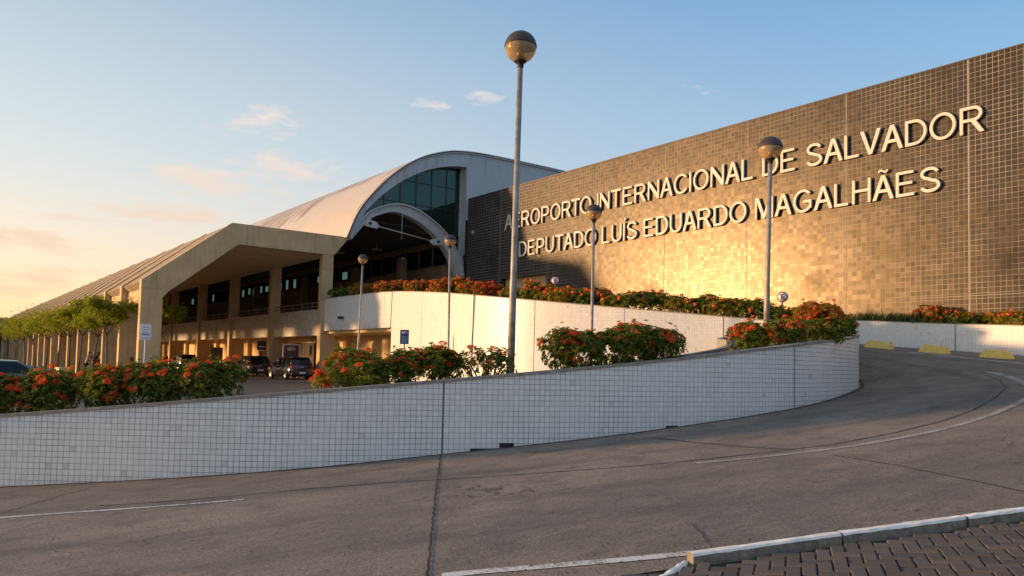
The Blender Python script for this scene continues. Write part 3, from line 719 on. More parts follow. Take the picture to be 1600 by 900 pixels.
for yy in (11.97, 16.9, 7.4): 
    zt = 3.37+(yy-11.97)*.062; m = MB(); m.box((29.392, yy-.012, zt-1.1), (29.41, yy+.012, zt-.005)); place(m.build('expansion_joint', MT['seam']), sw)
mb = MB(); mb.grid([[(29.6, p.y, p.z-.03), (30.2, p.y, p.z), (30.81, p.y, p.z-.02)] for p in PW]); tag(mb.build('verge_soil', MT['soil']), kind='structure')

# yellow concrete wheel stops
def wheel_stop(y0, y1, x, label):
    L_ = abs(y1-y0); m = MB(); rr = random.Random(int(y0*100)); h = .27
    def sec(y, ins): return [(-.15+ins, y, 0), (-.09+ins*.6, y, h-ins*.4), (.09-ins*.6, y, h-ins*.4), (.15-ins, y, 0)]
    rows = [sec(-L_/2, 0), sec(-L_/2+.10, 0), sec(L_/2-.10, 0), sec(L_/2, 0)]
    prof = [(-L_/2, 0), (-L_/2+.12, h), (L_/2-.12, h), (L_/2, 0)]
    vs = [(-.16, -L_/2, 0), (.16, -L_/2, 0), (.16, L_/2, 0), (-.16, L_/2, 0), (-.08, -L_/2+.13, h), (.08, -L_/2+.13, h), (.08, L_/2-.13, h), (-.08, L_/2-.13, h)]
    m.add(vs, [(0,3,2,1),(4,5,6,7),(0,1,5,4),(1,2,6,5),(2,3,7,6),(3,0,4,7)])
    yc = (y0+y1)/2; a = road_z(x, yc-.4); b = road_z(x, yc+.4); mid = (a+b)/2
    o = m.build('wheel_stop', MT['yellow'], None, True, .012); o.location = (x, yc, mid-.01)
    o.rotation_euler = (math.atan2(b-a, .8), -math.atan2(road_z(x+.3, yc)-road_z(x-.3, yc), .6), R(rr.uniform(-3, 3)))
    return tag(o, label, 'wheel stop', 'yellow wheel stops on the bend')
wheel_stop(13.70, 14.75, 28.35, 'yellow wheel stop nearest the white wall nose')
wheel_stop(11.72, 12.75, 28.35, 'middle yellow wheel stop of the three on the bend')
wheel_stop(9.75, 10.75, 28.35, 'yellow wheel stop nearest the right edge of the photo')

# ------------------------------------------------------------------ the dark tiled wall with its lettering
XW = 30.8
gb = thing('car_park_building', 'tall dark glossy tiled wall with pale grout and large cream lettering', 'building', (XW, 20, 4))
m = MB(); T = .4
def wbox(y0, y1, z0, z1): m.box((XW, y0, z0), (XW+T, y1, z1))
wbox(-16, 36.85, 1.2, 13.55); wbox(41.65, 46.3, 1.2, 13.55); wbox(36.85, 41.65, 7.35, 13.55); wbox(36.85, 41.65, 1.2, 4.4)
m.box((XW+T, 45.9, 1.2), (XW+22, 46.3, 13.5)); m.box((XW+T, -16, 1.2), (XW+22, -15.6, 13.5)); m.box((XW+T+.01, -15.6, 13.0), (XW+22, 45.9, 13.3))
place(m.build('tiled_wall', MT['dark_tile']), gb)
m = MB(); m.box((XW-.015, -16, 13.552), (XW+T+.05, 46.3, 13.60)); place(m.build('wall_capping', MT['cap']), gb)
for y, wd in ((41.85, .035), (36.71, .03), (32.04, .03), (27.03, .035), (21.87, .03), (16.88, .04), (12.04, .05), (7.1, .04), (2.2, .04)):
    m = MB(); z0 = 7.36 if 36.85 < y < 41.6 else 3; m.box((XW-.006, y-wd/2, z0), (XW+.01, y+wd/2, 13.54)); place(m.build('expansion_joint', MT['dark_joint']), gb)
m = MB(); m.box((XW-.008, -2, 4.50), (XW+.008, 14.6, 4.525)); place(m.build('horizontal_joint', MT['dark_joint']), gb)
m = MB()   # recess behind the opening
m.add([(XW+.2, 36.85, 4.4), (XW+6, 36.85, 4.4), (XW+6, 41.65, 4.4), (XW+.2, 41.65, 4.4)], [(0,1,2,3)])
m.box((XW+T+.01, 36.5, 6.5), (XW+2.2, 42, 7.34)); m.box((XW+5, 36.5, 4.4), (XW+5.2, 42, 7.3))
place(m.build('gateway_lintel', MT['concrete']), gb)
m = MB(); m.lathe([(0, 0), (.14, 0), (.14, .1), (0, .1)], 12); o = place(m.build('wall_light', MT['steel']), gb); o.location = (XW-.08, 45.2, 11.0); o.rotation_euler = (0, R(90), 0)

def text_mesh(txt, extrude=0., bevel=0., size=1.):
    cu_ = bpy.data.curves.new('t', 'FONT'); cu_.body = txt; cu_.size = size; cu_.extrude = extrude; cu_.bevel_depth = bevel; cu_.resolution_u = 6
    o = bpy.data.objects.new('t', cu_); COL.objects.link(o); dg = bpy.context.evaluated_depsgraph_get(); dg.update()
    me = bpy.data.meshes.new_from_object(o.evaluated_get(dg)); bpy.data.objects.remove(o); bpy.data.curves.remove(cu_); return me
def xmax(me): return max((v.co.x for v in me.vertices), default=0)
def xmin(me): return min((v.co.x for v in me.vertices), default=0)
SW = .130
def ell(cx, cy, rx, ry, a0, a1, n=22): return [(cx+rx*math.cos(R(a0+(a1-a0)*i/n)), cy+ry*math.sin(R(a0+(a1-a0)*i/n))) for i in range(n+1)]
def stroke(P, w_):
    """outline of a band of width w_ along P"""
    P = [Vector(p) for p in P]; a, b = [], []
    for i, p in enumerate(P):
        t = (P[min(i+1, len(P)-1)]-P[max(i-1, 0)]).normalized(); n_ = Vector((-t.y, t.x))*w_/2; a.append(tuple(p+n_)); b.append(tuple(p-n_))
    return a+b[::-1]
def glyph(ch):
    """outlines of an upright grotesque capital, cap height 1: (width, [closed outlines])"""
    s_ = SW; h = s_*.92
    if ch in 'AÃ':
        o = [[(0, 0), (.39, 1), (.56, 1), (.95, 0), (.775, 0), (.665, .29), (.285, .29), (.175, 0)], [(.335, .42), (.615, .42), (.475, .83)]]
        if ch == 'Ã': o.append(stroke(crom([(.27, 1.12), (.34, 1.20), (.42, 1.19), (.53, 1.135), (.61, 1.13), (.68, 1.21)], 5), .085))
        return .95, o
    if ch == 'E': return .84, [[(0, 0), (.78, 0), (.78, h), (s_, h), (s_, .46), (.70, .46), (.70, .46+h), (s_, .46+h), (s_, 1-h), (.75, 1-h), (.75, 1), (0, 1)]]
    if ch == 'L': return .72, [[(0, 0), (.68, 0), (.68, h), (s_, h), (s_, 1), (0, 1)]]
    if ch == 'T': return .84, [[(.42-s_/2, 0), (.42+s_/2, 0), (.42+s_/2, 1-h), (.84, 1-h), (.84, 1), (0, 1), (0, 1-h), (.42-s_/2, 1-h)]]
    if ch in 'IÍ':
        o = [[(0, 0), (s_, 0), (s_, 1), (0, 1)]]
        if ch == 'Í': o.append([(.01, 1.08), (.11, 1.08), (.29, 1.25), (.12, 1.25)])
        return s_, o
    if ch == 'H': return .86, [[(0, 0), (s_, 0), (s_, .46), (.86-s_, .46), (.86-s_, 0), (.86, 0), (.86, 1), (.86-s_, 1), (.86-s_, .46+h), (s_, .46+h), (s_, 1), (0, 1)]]
    if ch == 'N': return .86, [[(0, 0), (s_*.93, 0), (s_*.93, .72), (.86-s_, 0), (.86, 0), (.86, 1), (.86-s_*.93, 1), (.86-s_*.93, .28), (s_, 1), (0, 1)]]
    if ch == 'M': return 1.04, [[(0, 0), (s_*.9, 0), (s_*.9, .80), (.45, 0), (.59, 0), (1.04-s_*.9, .80), (1.04-s_*.9, 0), (1.04, 0), (1.04, 1), (.82, 1), (.52, .22), (.22, 1), (0, 1)]]
    if ch == 'V': return .95, [[(0, 1), (.39, 0), (.56, 0), (.95, 1), (.775, 1), (.475, .17), (.175, 1)]]
    if ch == 'O': return 1.04, [ell(.52, .5, .52, .515, 0, 360, 44)[:-1], ell(.52, .5, .52-s_*1.02, .515-s_*.9, 0, 360, 44)[:-1]]
    if ch == 'C': return .96, [ell(.52, .5, .52, .515, 38, 326, 40)+ell(.52, .5, .52-s_*1.02, .515-s_*.9, 324, 40, 40)]
    if ch == 'G': return 1.0, [ell(.52, .5, .52, .515, 40, 318, 40)+[(.965, .15), (.965, .53), (.53, .53), (.53, .53-h), (.965-s_, .53-h), (.965-s_, .24)]+ell(.52, .5, .52-s_*1.02, .515-s_*.9, 312, 42, 36)]
    if ch == 'U': return .86, [[(0, 1)]+ell(.43, .39, .43, .405, 180, 360, 24)+[(.86, 1), (.86-s_, 1)]+ell(.43, .39, .43-s_, .405-s_*.92, 360, 180, 24)+[(s_, 1)]]
    if ch == 'D': return .90, [[(0, 0), (.40, 0)]+ell(.40, .5, .50, .5, -90, 90, 26)[1:]+[(0, 1)], [(s_, h), (.40, h)]+ell(.40, .5, .50-s_, .5-h, -90, 90, 26)[1:]+[(s_, 1-h)]]
    if ch == 'P': return .82, [[(0, 0), (s_, 0), (s_, .38), (.48, .38)]+ell(.48, .69, .33, .31, -90, 90, 20)[1:]+[(0, 1)], [(s_, .38+h), (.48, .38+h)]+ell(.48, .69, .33-s_, .31-h, -90, 90, 20)[1:]+[(s_, 1-h)]]
    if ch == 'R': return .93, [[(0, 0), (s_, 0), (s_, .43), (.42, .43), (.73, 0), (.93, 0), (.615, .445)]+ell(.52, .715, .33, .285, -72, 90, 20)+[(0, 1)], [(s_, .43+h), (.50, .43+h)]+ell(.52, .715, .33-s_, .285-h, -90, 90, 20)[1:]+[(s_, 1-h)]]
    if ch == 'S':
        P_ = ell(.43, .735, .315, .195, 14, 255, 12)+ell(.44, .27, .345, .205, 75, -166, 14)
        return .84, [stroke(crom([(*p, 0) for p in P_], 3), s_*.97) if False else stroke([(p.x, p.y) for p in crom([(*p, 0) for p in P_], 3)], s_*.97)]
    return .3, []
def glyph_mesh(ch, sx, sz_, depth):
    cu_ = bpy.data.curves.new('letter', 'CURVE'); cu_.dimensions = '2D'; cu_.fill_mode = 'BOTH'; cu_.extrude = depth/2; cu_.bevel_depth = .012; cu_.bevel_resolution = 1; cu_.offset = -.012
    for P_ in glyph(ch)[1]:
        sp = cu_.splines.new('POLY'); sp.points.add(len(P_)-1); sp.use_cyclic_u = True
        for q, p in zip(sp.points, P_): q.co = (p[0]*sx, p[1]*sz_, 0, 1)
    o = bpy.data.objects.new('letter', cu_); COL.objects.link(o); dg = bpy.context.evaluated_depsgraph_get(); dg.update()
    me = bpy.data.meshes.new_from_object(o.evaluated_get(dg)); bpy.data.objects.remove(o); bpy.data.curves.remove(cu_)
    bm = bmesh.new(); bm.from_mesh(me); bmesh.ops.remove_doubles(bm, verts=bm.verts, dist=1e-4)
    for v in bm.verts: c = v.co.copy(); v.co = Vector((-c.z, -c.x, c.y))
    bmesh.ops.recalc_face_normals(bm, faces=bm.faces); bm.to_mesh(me); bm.free(); me.materials.clear(); me.materials.append(MT['letter']); me.name = 'letter'; return me
def sign_line(txt, y_left, y_right, zbase, cap, label):
    root = thing('sign_lettering', label, 'sign', (XW, (y_left+y_right)/2, zbase), 0, 'name lettering on the dark wall')
    GAP, SP = .14, .52; tight = {'AV', 'VA', 'LV', 'TA', 'PA', 'TO', 'RT', 'AT'}
    x = 0.; pos = []
    for i, ch in enumerate(txt):
        if ch == ' ': x += SP; continue
        if i and txt[i-1] != ' ': x += GAP-(.12 if txt[i-1:i+1] in tight else .06 if ch in 'AVÃ' or txt[i-1] in 'AVÃ' else .03 if ch in 'OCGS' and txt[i-1] in 'OCGSDR' else 0)
        pos.append((ch, x)); x += glyph(ch)[0]
    sx = (y_left-y_right)/x; cache = {}
    for ch, px_ in pos:
        if ch not in cache: cache[ch] = glyph_mesh(ch, sx, cap, .085)
        o = link_mesh('letter', cache[ch]); o.parent = root; o.location = (-.105, (y_left-root.location.y)-px_*sx, 0)
sign_line('AEROPORTO INTERNACIONAL DE SALVADOR', 41.2, 11.42, 10.64, 1.04, 'upper line of cream raised letters reading AEROPORTO INTERNACIONAL DE SALVADOR')
sign_line('DEPUTADO LUÍS EDUARDO MAGALHÃES', 39.55, 13.0, 8.64, 1.02, 'lower line of cream raised letters reading DEPUTADO LUÍS EDUARDO MAGALHÃES')

# ------------------------------------------------------------------ terminal with concrete frames
YF, YE, BAY = 46.0, 202.0, 5.6
tb = thing('terminal_building', 'long beige concrete terminal with repeated fins, sloping ribbed roof and a deck inside', 'building', (14, YF, 0))
def tpart(m, name, mat, parent=None, fix=True, bevel=0):
    o = m.build(name, mat, None, fix, bevel); return place(o, parent or tb)
def sub(o, parent):
    o.parent = parent; o.matrix_parent_inverse = parent.matrix_world.inverted(); return o
FR = [(9.05, -.3), (9.05, 5.76), (13.88, 9.60), (21.0, 9.62), (21.42, 9.52), (20.44, 8.31), (14.3, 8.33), (10.5, 5.2), (10.2, 4.85), (10.2, -.3)]
m = MB(); m.prism(FR, 'y', 0, .55); fme = m.mesh('frame', MT['concrete'], True)
nfr = int((YE-YF)/BAY)+1
for i in range(nfr):
    o = link_mesh('frame', fme); o.location = (0, YF+i*BAY, 0); tb_o = o; o.parent = tb; o.matrix_parent_inverse = Matrix.Translation(tb.location).inverted()
    if i == 0:
        b = o.modifiers.new('bevel', 'BEVEL'); b.width = .02; b.segments = 2
m = MB(); y0, y1 = YF+.3, YE
m.prism([(9.13, 5.69), (13.88, 9.545), (21.0, 9.565), (21.0, 9.2), (20.40, 8.335), (14.29, 8.355), (10.49, 5.23), (9.9, 4.95)], 'y', y0, y1); tpart(m, 'roof_slab', MT['roof_conc'])
m = MB(); m.prism([(9.42, 4.55), (9.42, 5.35), (9.75, 5.60), (10.05, 5.1), (9.85, 4.62)], 'y', y0+.25, y1); tpart(m, 'eave_beam', MT['concrete'])
m = MB(); m.prism([(14.285, 8.326), (20.41, 8.306), (20.41, 8.33), (14.285, 8.35)], 'y', YF+.551, y1)
m.prism([(10.5, 5.19), (14.285, 8.326), (14.285, 8.35), (10.5, 5.215)], 'y', YF+.551, y1); tpart(m, 'soffit', MT['soffit'])
# joint lines on the first frame
for b_ in ((9.06, 5.29, 10.2, 5.314), (14.75, 8.35, 14.772, 9.6), (19.1, 8.34, 19.12, 9.61)):
    m = MB(); m.box((b_[0], YF-.004, b_[1]), (b_[2], YF+.01, b_[3])); tpart(m, 'formwork_joint', MT['roof_conc'])
# columns on the deck side, wider below the deck
cy = [46.0, 55.2, 64.8, 74.4, 84.8, 94.6, 104.4, 114.2, 124, 133.8, 143.6, 153.4, 163.2, 173, 182.8, 192.6]
m = MB(); m.prism([(19.70, -.2), (19.70, 8.32), (20.43, 8.32), (20.43, 3.2), (20.95, 2.75), (20.95, -.2)], 'y', 0, .5); cme = m.mesh('column', MT['concrete'], True)
for i, y in enumerate(cy):
    o = link_mesh('column', cme); o.location = (0, y+.04, 0); o.parent = tb; o.matrix_parent_inverse = Matrix.Translation(tb.location).inverted()
for a, b in zip([YF+.54]+[y+.54 for y in cy[1:]], [y+.04 for y in cy[1:]]+[YE]):
    m = MB(); m.box((19.93, a, 3.08), (20.13, b, 4.82)); pp = tpart(m, 'deck_parapet', MT['deck_tile'])
    m = MB(); m.tube([(20.05, a, 5.28), (20.05, b, 5.28)], .035, 8); m.tube([(20.05, a, 5.03), (20.05, b, 5.03)], .02, 6)
    n_ = 5
    for q in range(n_+1): 
        yy = lerp(a+.1, b-.1, q/n_); m.tube([(20.05, yy, 4.8), (20.05, yy, 5.28)], .02, 6)
    tpart(m, 'handrail', MT['rail'])
m = MB(); m.box((20.131, YF-9, 3.30), (31.0, YE, 4.39)); m.box((20.14, YF-9.3, 3.18), (23.1, YE, 3.29)); tpart(m, 'deck_slab', MT['soffit'])
# ground floor wall under the deck: piers, recesses, doors
m = MB(); m.box((22.9, 33, -.3), (23.3, YE, 3.18)); tpart(m, 'ground_wall', MT['concrete_lo'])
for y in (48.2, 52.6, 60.2, 68.8, 78.5, 90, 100):
    m = MB(); m.box((22.55, y, -.2), (22.89, y+.6, 3.17)); tpart(m, 'wall_pier', MT['concrete_lo'])
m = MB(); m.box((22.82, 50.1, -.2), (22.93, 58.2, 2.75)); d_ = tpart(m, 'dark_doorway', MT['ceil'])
for y in (52.2, 54.3, 56.4):
    m = MB(); m.box((22.79, y-.04, -.2), (22.85, y+.04, 2.75)); sub(m.build('door_frame', MT['interior']), d_)
m = MB(); m.box((22.82, 64.3, -.2), (22.95, 66.6, 2.15)); d_ = tpart(m, 'service_door', MT['ceil'])
m = MB(); m.box((22.78, 64.5, -.1), (22.815, 65.4, 2.1)); sub(m.build('door_leaf', MT['bark']), d_)
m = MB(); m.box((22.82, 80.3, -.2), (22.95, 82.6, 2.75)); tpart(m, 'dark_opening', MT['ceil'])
m = MB(); m.box((19.0, YF-.6, -.3), (22.9, YE, .32)); tpart(m, 'kerbed_pavement', MT['sidewalk'])
# hanging sign and banners under the deck are separate things (below)
# upper level: back facade in the shade with a ribbon of windows
XB = 30.4
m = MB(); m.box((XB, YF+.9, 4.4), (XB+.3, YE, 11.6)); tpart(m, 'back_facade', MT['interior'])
rr = random.Random(12)
for i in range(34):
    y = 48+i*2.1
    m = MB(); m.box((XB-.03, y+.1, 8.9), (XB-.004, y+1.95, 10.3)); f_ = tpart(m, 'window', MT['car_glass'])
    if rr.random() < .45:
        a = y+.2+rr.random()*.5; m = MB(); m.box((XB-.05, a, 9.0+rr.random()*.2), (XB-.034, a+.5+rr.random()*.6, 9.7+rr.random()*.4)); sub(m.build('daylit_pane', MT['teal']), f_)
for y in (52.3, 60.5, 72, 86):
    m = MB(); m.box((XB-1.6, y, 4.4), (XB-1.0, y+.6, 9.6)); tpart(m, 'inner_column', MT['interior'])
m = MB(); m.box((XB-.5, YF+1, 4.41), (XB-.02, YE, 8.6)); tpart(m, 'counter_wall', plain('brown render', (.20, .14, .095), .85, .2, 1.))
# ceiling downlights, switched off
for (x, y) in ((23.6, 58), (26.2, 58), (23.6, 66), (26.2, 66), (27.6, 54)):
    m = MB(); m.lathe([(0, 0), (.42, 0), (.45, .05), (0, .06)], 16, (x, y, 10.3)); m.tube([(x, y, 10.35), (x, y, 11.3)], .03, 6); tpart(m, 'ceiling_lamp', MT['steel'])
# solid first bay panel behind the leg (the box room hanging from the soffit)
m = MB(); m.box((17.9, 86.0, 5.1), (19.68, 86.25, 8.3)); tpart(m, 'hanging_panel', MT['concrete'])

# ------------------------------------------------------------------ vaulted hall
vh = thing('vaulted_hall', 'white vaulted hall with curved corrugated roof, green glass gable and lower open arch', 'building', (28, YF, 4))
def vpart(m, name, mat, fix=True): return place(m.build(name, mat, None, fix), vh)
VO = crom([(21.22, 9.60, 0), (22.0, 11.42, 0), (23.18, 13.0, 0), (24.83, 14.66, 0), (26.58, 15.87, 0), (28.41, 16.64, 0), (30.06, 17.02, 0), (32.4, 17.2, 0), (36, 17.26, 0), (40, 17.28, 0), (46, 17.2, 0)], 6)
VO = [(p.x, p.y) for p in VO]
VI = [(x+.02, z-.22) if i else (x+.22, z) for i, (x, z) in enumerate(VO)]
m = MB(); m.grid([[(x, YF-.12, z), (x, YF+60, z), (x, YE, z)] for x, z in VO]); vpart(m, 'vault_roof', MT['vault'], False)
m = MB(); m.grid([[(x, YF-.14, z+.03), (x, YF-.14, z-.16), (x+.05, YF+.0, z-.2)] for x, z in VO], smooth=False); vpart(m, 'edge_trim', MT['steel'])
m = MB()
for i in range(0, len(VO)-1):
    (xa, za), (xb, zb) = VO[i], VO[i+1]
    for t in (.15, .5, .85):
        x, z = xa+(xb-xa)*t, za+(zb-za)*t; l_ = math.hypot(xb-xa, zb-za); dx, dz = (xb-xa)/l_, (zb-za)/l_
        if x > 44: continue
        a = .07; m.add([(x-dx*a, YF-.150, z-.03-dz*a), (x+dx*a, YF-.150, z-.03+dz*a), (x+dx*a+dz*.07, YF-.150, z-.03+dz*a-dx*.07), (x-dx*a+dz*.07, YF-.150, z-.03-dz*a-dx*.07)], [(0,1,2,3)])
vpart(m, 'vent_notches', MT['ceil'], False)['kind'] = 'stuff'
# gable cladding between roof line and the glazed opening
G = crom([(21.55, 9.6, 0), (21.80, 10.05, 0), (22.61, 11.53, 0), (23.91, 12.92, 0), (25.45, 14.13, 0), (27.07, 15.04, 0), (28.44, 15.56, 0), (29.6, 15.83, 0), (30.62, 15.93, 0)], 6)
G = [(p.x, p.y) for p in G]
m = MB()
def vz(x):
    for (xa, za), (xb, zb) in zip(VO[:-1], VO[1:]):
        if xa <= x <= xb: return za+(zb-za)*(x-xa)/(xb-xa)
    return VO[-1][1]
n = len(G); OutP = [VO[min(len(VO)-1, 0)]]
# sample the roof line at matching fractions up to x = 30.62
top = [p for p in VO if p[0] < 30.62]+[(30.62, vz(30.62))]
def resample(P, n):
    d = [0]
    for a, b in zip(P[:-1], P[1:]): d.append(d[-1]+math.dist(a, b))
    out = []
    for i in range(n):
        t = d[-1]*i/(n-1); j = max(k_ for k_ in range(len(d)) if d[k_] <= t+1e-9); j = min(j, len(P)-2); f = (t-d[j])/(d[j+1]-d[j]); out.append((P[j][0]+(P[j+1][0]-P[j][0])*f, P[j][1]+(P[j+1][1]-P[j][1])*f))
    return out
A_, B_ = resample(top, 40), resample(G, 40)
m.grid([[(a[0], YF-.02, a[1]-.02), (b[0], YF-.02, b[1]), (b[0], YF+.8, b[1])] for a, b in zip(A_, B_)], smooth=False)
xs_ = [30.62+(46-30.62)*i/24 for i in range(25)]
m.grid([[(x, YF-.02, vz(x)-.02), (x, YF-.02, 12.0)] for x in xs_], smooth=False)
m.add([(30.62, YF-.02, 15.93), (30.62, YF+.8, 15.93), (30.62, YF+.8, 9.4), (30.62, YF-.02, 9.4)], [(0,1,2,3)])
vpart(m, 'gable_cladding', MT['clad'])
# curtain wall
YG = YF+.72
def gz(x):
    for (xa, za), (xb, zb) in zip(G[:-1], G[1:]):
        if xa <= x <= xb: return za+(zb-za)*(x-xa)/(xb-xa)
    return 15.9 if x > 30 else 9.5
AO = crom([(21.48, 9.55, 0), (21.75, 10.05, 0), (22.35, 11.0, 0), (23.23, 11.72, 0), (24.92, 12.30, 0), (26.44, 12.12, 0), (28.04, 11.37, 0), (29.15, 10.5, 0), (30.02, 9.28, 0), (30.5, 7.85, 0)], 5)
AI = crom([(21.62, 9.5, 0), (22.0, 9.98, 0), (22.77, 10.9, 0), (23.6, 11.42, 0), (24.83, 11.78, 0), (26.40, 11.45, 0), (27.80, 10.72, 0), (28.85, 9.75, 0), (29.55, 8.8, 0), (29.98, 7.8, 0)], 5)
def az_(x):
    for a, b in zip(AO[:-1], AO[1:]):
        if a.x <= x <= b.x: return a.y+(b.y-a.y)*(x-a.x)/(b.x-a.x)
    return 8
cols = [22.15, 23.0, 24.27, 25.54, 26.81, 28.08, 29.35, 30.6]; rowz = [9.4, 11.05, 12.68, 14.3, 16.2]
rr = random.Random(4)
for i in range(len(cols)-1):
    for j in range(len(rowz)-1):
        xa, xb = cols[i]+.03, cols[i+1]-.03; za, zb = rowz[j]+.03, rowz[j+1]-.03
        S = 6; topz = [min(zb, gz(xa+(xb-xa)*q/S)-.01) for q in range(S+1)]; botz = [max(za, az_(xa+(xb-xa)*q/S)-.2) for q in range(S+1)]
        if max(t-b for t, b in zip(topz, botz)) < .12: continue
        topz = [max(t, b+.005) for t, b in zip(topz, botz)]
        m = MB(); tx, tz = rr.uniform(-.012, .012), rr.uniform(-.012, .012)
        m.grid([[(xa+(xb-xa)*q/S, YG+tx*(q/S-.5)+tz*.5, topz[q]), (xa+(xb-xa)*q/S, YG+tx*(q/S-.5)-tz*.5, botz[q])] for q in range(S+1)], smooth=False)
        vpart(m, 'glass_pane', MT['glass'], False)
m = MB()
for x in cols: m.box((x-.035, YG-.04, max(9.4, az_(x)-.2)), (x+.035, YG+.06, gz(x)))
for z in rowz[1:-1]:
    xs2 = [x for x in [22.1+i*.05 for i in range(172)] if gz(x) > z and az_(x) < z+.1]
    if xs2: m.box((min(xs2), YG-.035, z-.03), (30.6, YG+.055, z+.03))
vpart(m, 'mullions', MT['black'])['kind'] = 'stuff'
m = MB(); m.box((30.50, YG-.12, 9.33), (30.615, YG+.1, 15.9)); m.box((29.7, YG-.12, 9.33), (30.5, YG+.1, 9.42)); vpart(m, 'glass_frame', MT['steel'])
# the open steel arch below the glass
m = MB(); m.grid([[(o.x, YF-.05, o.y), (i_.x, YF-.05, i_.y), (i_.x, YF+.55, i_.y), (o.x, YF+.55, o.y), (o.x, YF-.05, o.y)] for o, i_ in zip(AO, AI)], smooth=False)
arch = vpart(m, 'arch_beam', MT['steel'])
m = MB(); m.grid([[(o.x, YF-.22, o.y+.09), (o.x, YF-.22, o.y-.01), (o.x, YF+.6, o.y-.01), (o.x, YF+.6, o.y+.09), (o.x, YF-.22, o.y+.09)] for o in AO], smooth=False); sub(m.build('arch_flange', MT['steel']), arch)
def gusset(x, z, ang):
    g = MB(); pts = [(-.45, -.28), (.45, -.22), (.62, -.02), (.35, .22), (-.45, .26)]; c, s_ = math.cos(ang), math.sin(ang)
    g.prism([(x+a*c-b*s_, z+a*s_+b*c) for a, b in pts], 'y', YF-.10, YF-.051); sub(g.build('gusset_plate', MT['steel']), arch)
    g = MB(); g.lathe([(0, 0), (.11, 0), (.11, .03), (0, .03)], 12); o = sub(g.build('pin_hole', MT['black']), arch); o.location = (x-.1*c, YF-.101, z-.1*s_); o.rotation_euler = (R(90), 0, 0)
gusset(23.0, 10.72, R(-10)); gusset(28.2, 10.1, R(190))
m = MB(); m.tube([(23.5, YF-.03, 10.62), (27.7, YF-.03, 10.12)], .04, 8); vpart(m, 'tie_rod', MT['steel'])
m = MB(); m.tube([(25.35, YF-.03, 11.7), (25.35, YF-.03, 9.9)], .022, 6); vpart(m, 'hanger_rod', MT['steel'])
# end post where the arch meets the dark wall
m = MB(); m.prism([(29.75, 9.36), (30.55, 9.36), (30.75, 7.7), (30.05, 7.7)], 'y', YF+.1, YF+.5); vpart(m, 'arch_foot', MT['steel'])
# dark barrel ceiling behind the arch and walls that close it
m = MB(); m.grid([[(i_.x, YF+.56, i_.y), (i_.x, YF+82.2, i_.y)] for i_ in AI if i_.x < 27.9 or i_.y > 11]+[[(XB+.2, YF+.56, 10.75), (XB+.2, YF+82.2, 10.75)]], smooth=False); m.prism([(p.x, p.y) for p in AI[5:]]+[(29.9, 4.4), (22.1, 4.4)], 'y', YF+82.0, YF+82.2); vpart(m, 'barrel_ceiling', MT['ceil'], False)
m = MB(); m.box((30.1, YF+.6, 4.4), (30.38, YF+.88, 9.4)); vpart(m, 'side_wall', MT['interior'])
m = MB(); m.box((31.2, YF+.2, 4.4), (46, YF+.4, 12.2)); m.box((45.7, YF, 4.4), (46, YE, 17.1)); m.prism([(x, z-.3) for x, z in VO]+[(46, 0), (21.15, 0)], 'y', YE-.3, YE-.1); vpart(m, 'hall_wall', MT['clad'])
# low building closing the view at the far left
fb = thing('low_annex_building', 'low beige flat-roofed building closing the far left end of the fins', 'building', (4, 150, 0))
m = MB(); m.box((-30, 138, 4.4), (9.0, 175, 6.6)); place(m.build('roof', MT['roof_conc']), fb)
m = MB(); m.box((-28, 141, -1), (8.0, 174, 4.4)); place(m.build('wall', MT['concrete']), fb)
for x in (-20, -12, -4, 1.5, 4.8, 8.2):
    m = MB(); m.box((x, 138.6, -1), (x+.7, 139.3, 4.4)); place(m.build('column', MT['concrete']), fb)
for x in (-17, -9, -2): 
    m = MB(); m.box((x, 140.95, .2), (x+3, 141.05, 3)); place(m.build('window', MT['car_glass']), fb)

# footway along the fins and the low white wall in front of it
m = MB(); m.box((7.3, YF-2, -.6), (19.0, YE, -.02)); m2 = m
tag(m.build('footway', MT['sidewalk']), kind='structure')
lw = thing('low_kerb_wall', 'low pale wall along the footway in front of the fins', 'wall', (6.6, 70, 0))
m = MB(); m.box((6.5, 57.5, -.5), (6.75, 98, .14)); place(m.build('wall', MT['concrete_lo']), lw)
m = MB(); m.box((6.35, 55.2, -.5), (7.0, 57.4, .62)); place(m.build('end_block', MT['concrete_lo']), lw)

# ------------------------------------------------------------------ planting
def rdir(r):
    z = r.uniform(-1, 1); t = r.uniform(0, 2*math.pi); s_ = math.sqrt(1-z*z); return Vector((s_*math.cos(t), s_*math.sin(t), z))
def rosette(mb, r, c, out, ln, wd, k_):
    """a whorl of leaves at a shoot tip, as on ixora"""
    a = out.cross(Vector((.3, .2, .9))).normalized(); b = out.cross(a).normalized(); ph = r.uniform(0, 6.28)
    for i in range(k_):
        q = ph+i*2*math.pi/k_+r.uniform(-.35, .35); lift = r.uniform(.1, .95)
        d = (a*math.cos(q)+b*math.sin(q)+out*lift).normalized(); nn = (out-d*out.dot(d)).normalized() if abs(out.dot(d)) < .98 else a
        s_ = r.uniform(.7, 1.25); leaf(mb, c+d*ln*.08, d, nn, ln*s_, wd*s_)
def lobes_for(r, w_, d_, h_, n_):
    L_ = []
    for i in range(n_):
        t = (i+.5)/n_
        x = (t-.5)*w_*.72+r.uniform(-.06, .06)*w_; y = r.uniform(-.22, .22)*d_; z = h_*r.uniform(.38, .53)
        L_.append((Vector((x, y, z)), Vector((w_*r.uniform(.24, .34)*(1.5 if n_ < 3 else 1.1), d_*r.uniform(.36, .5), h_*r.uniform(.34, .43)))))
    L_.append((Vector((0, 0, h_*.38)), Vector((w_*.46, d_*.44, h_*.40))))
    return L_
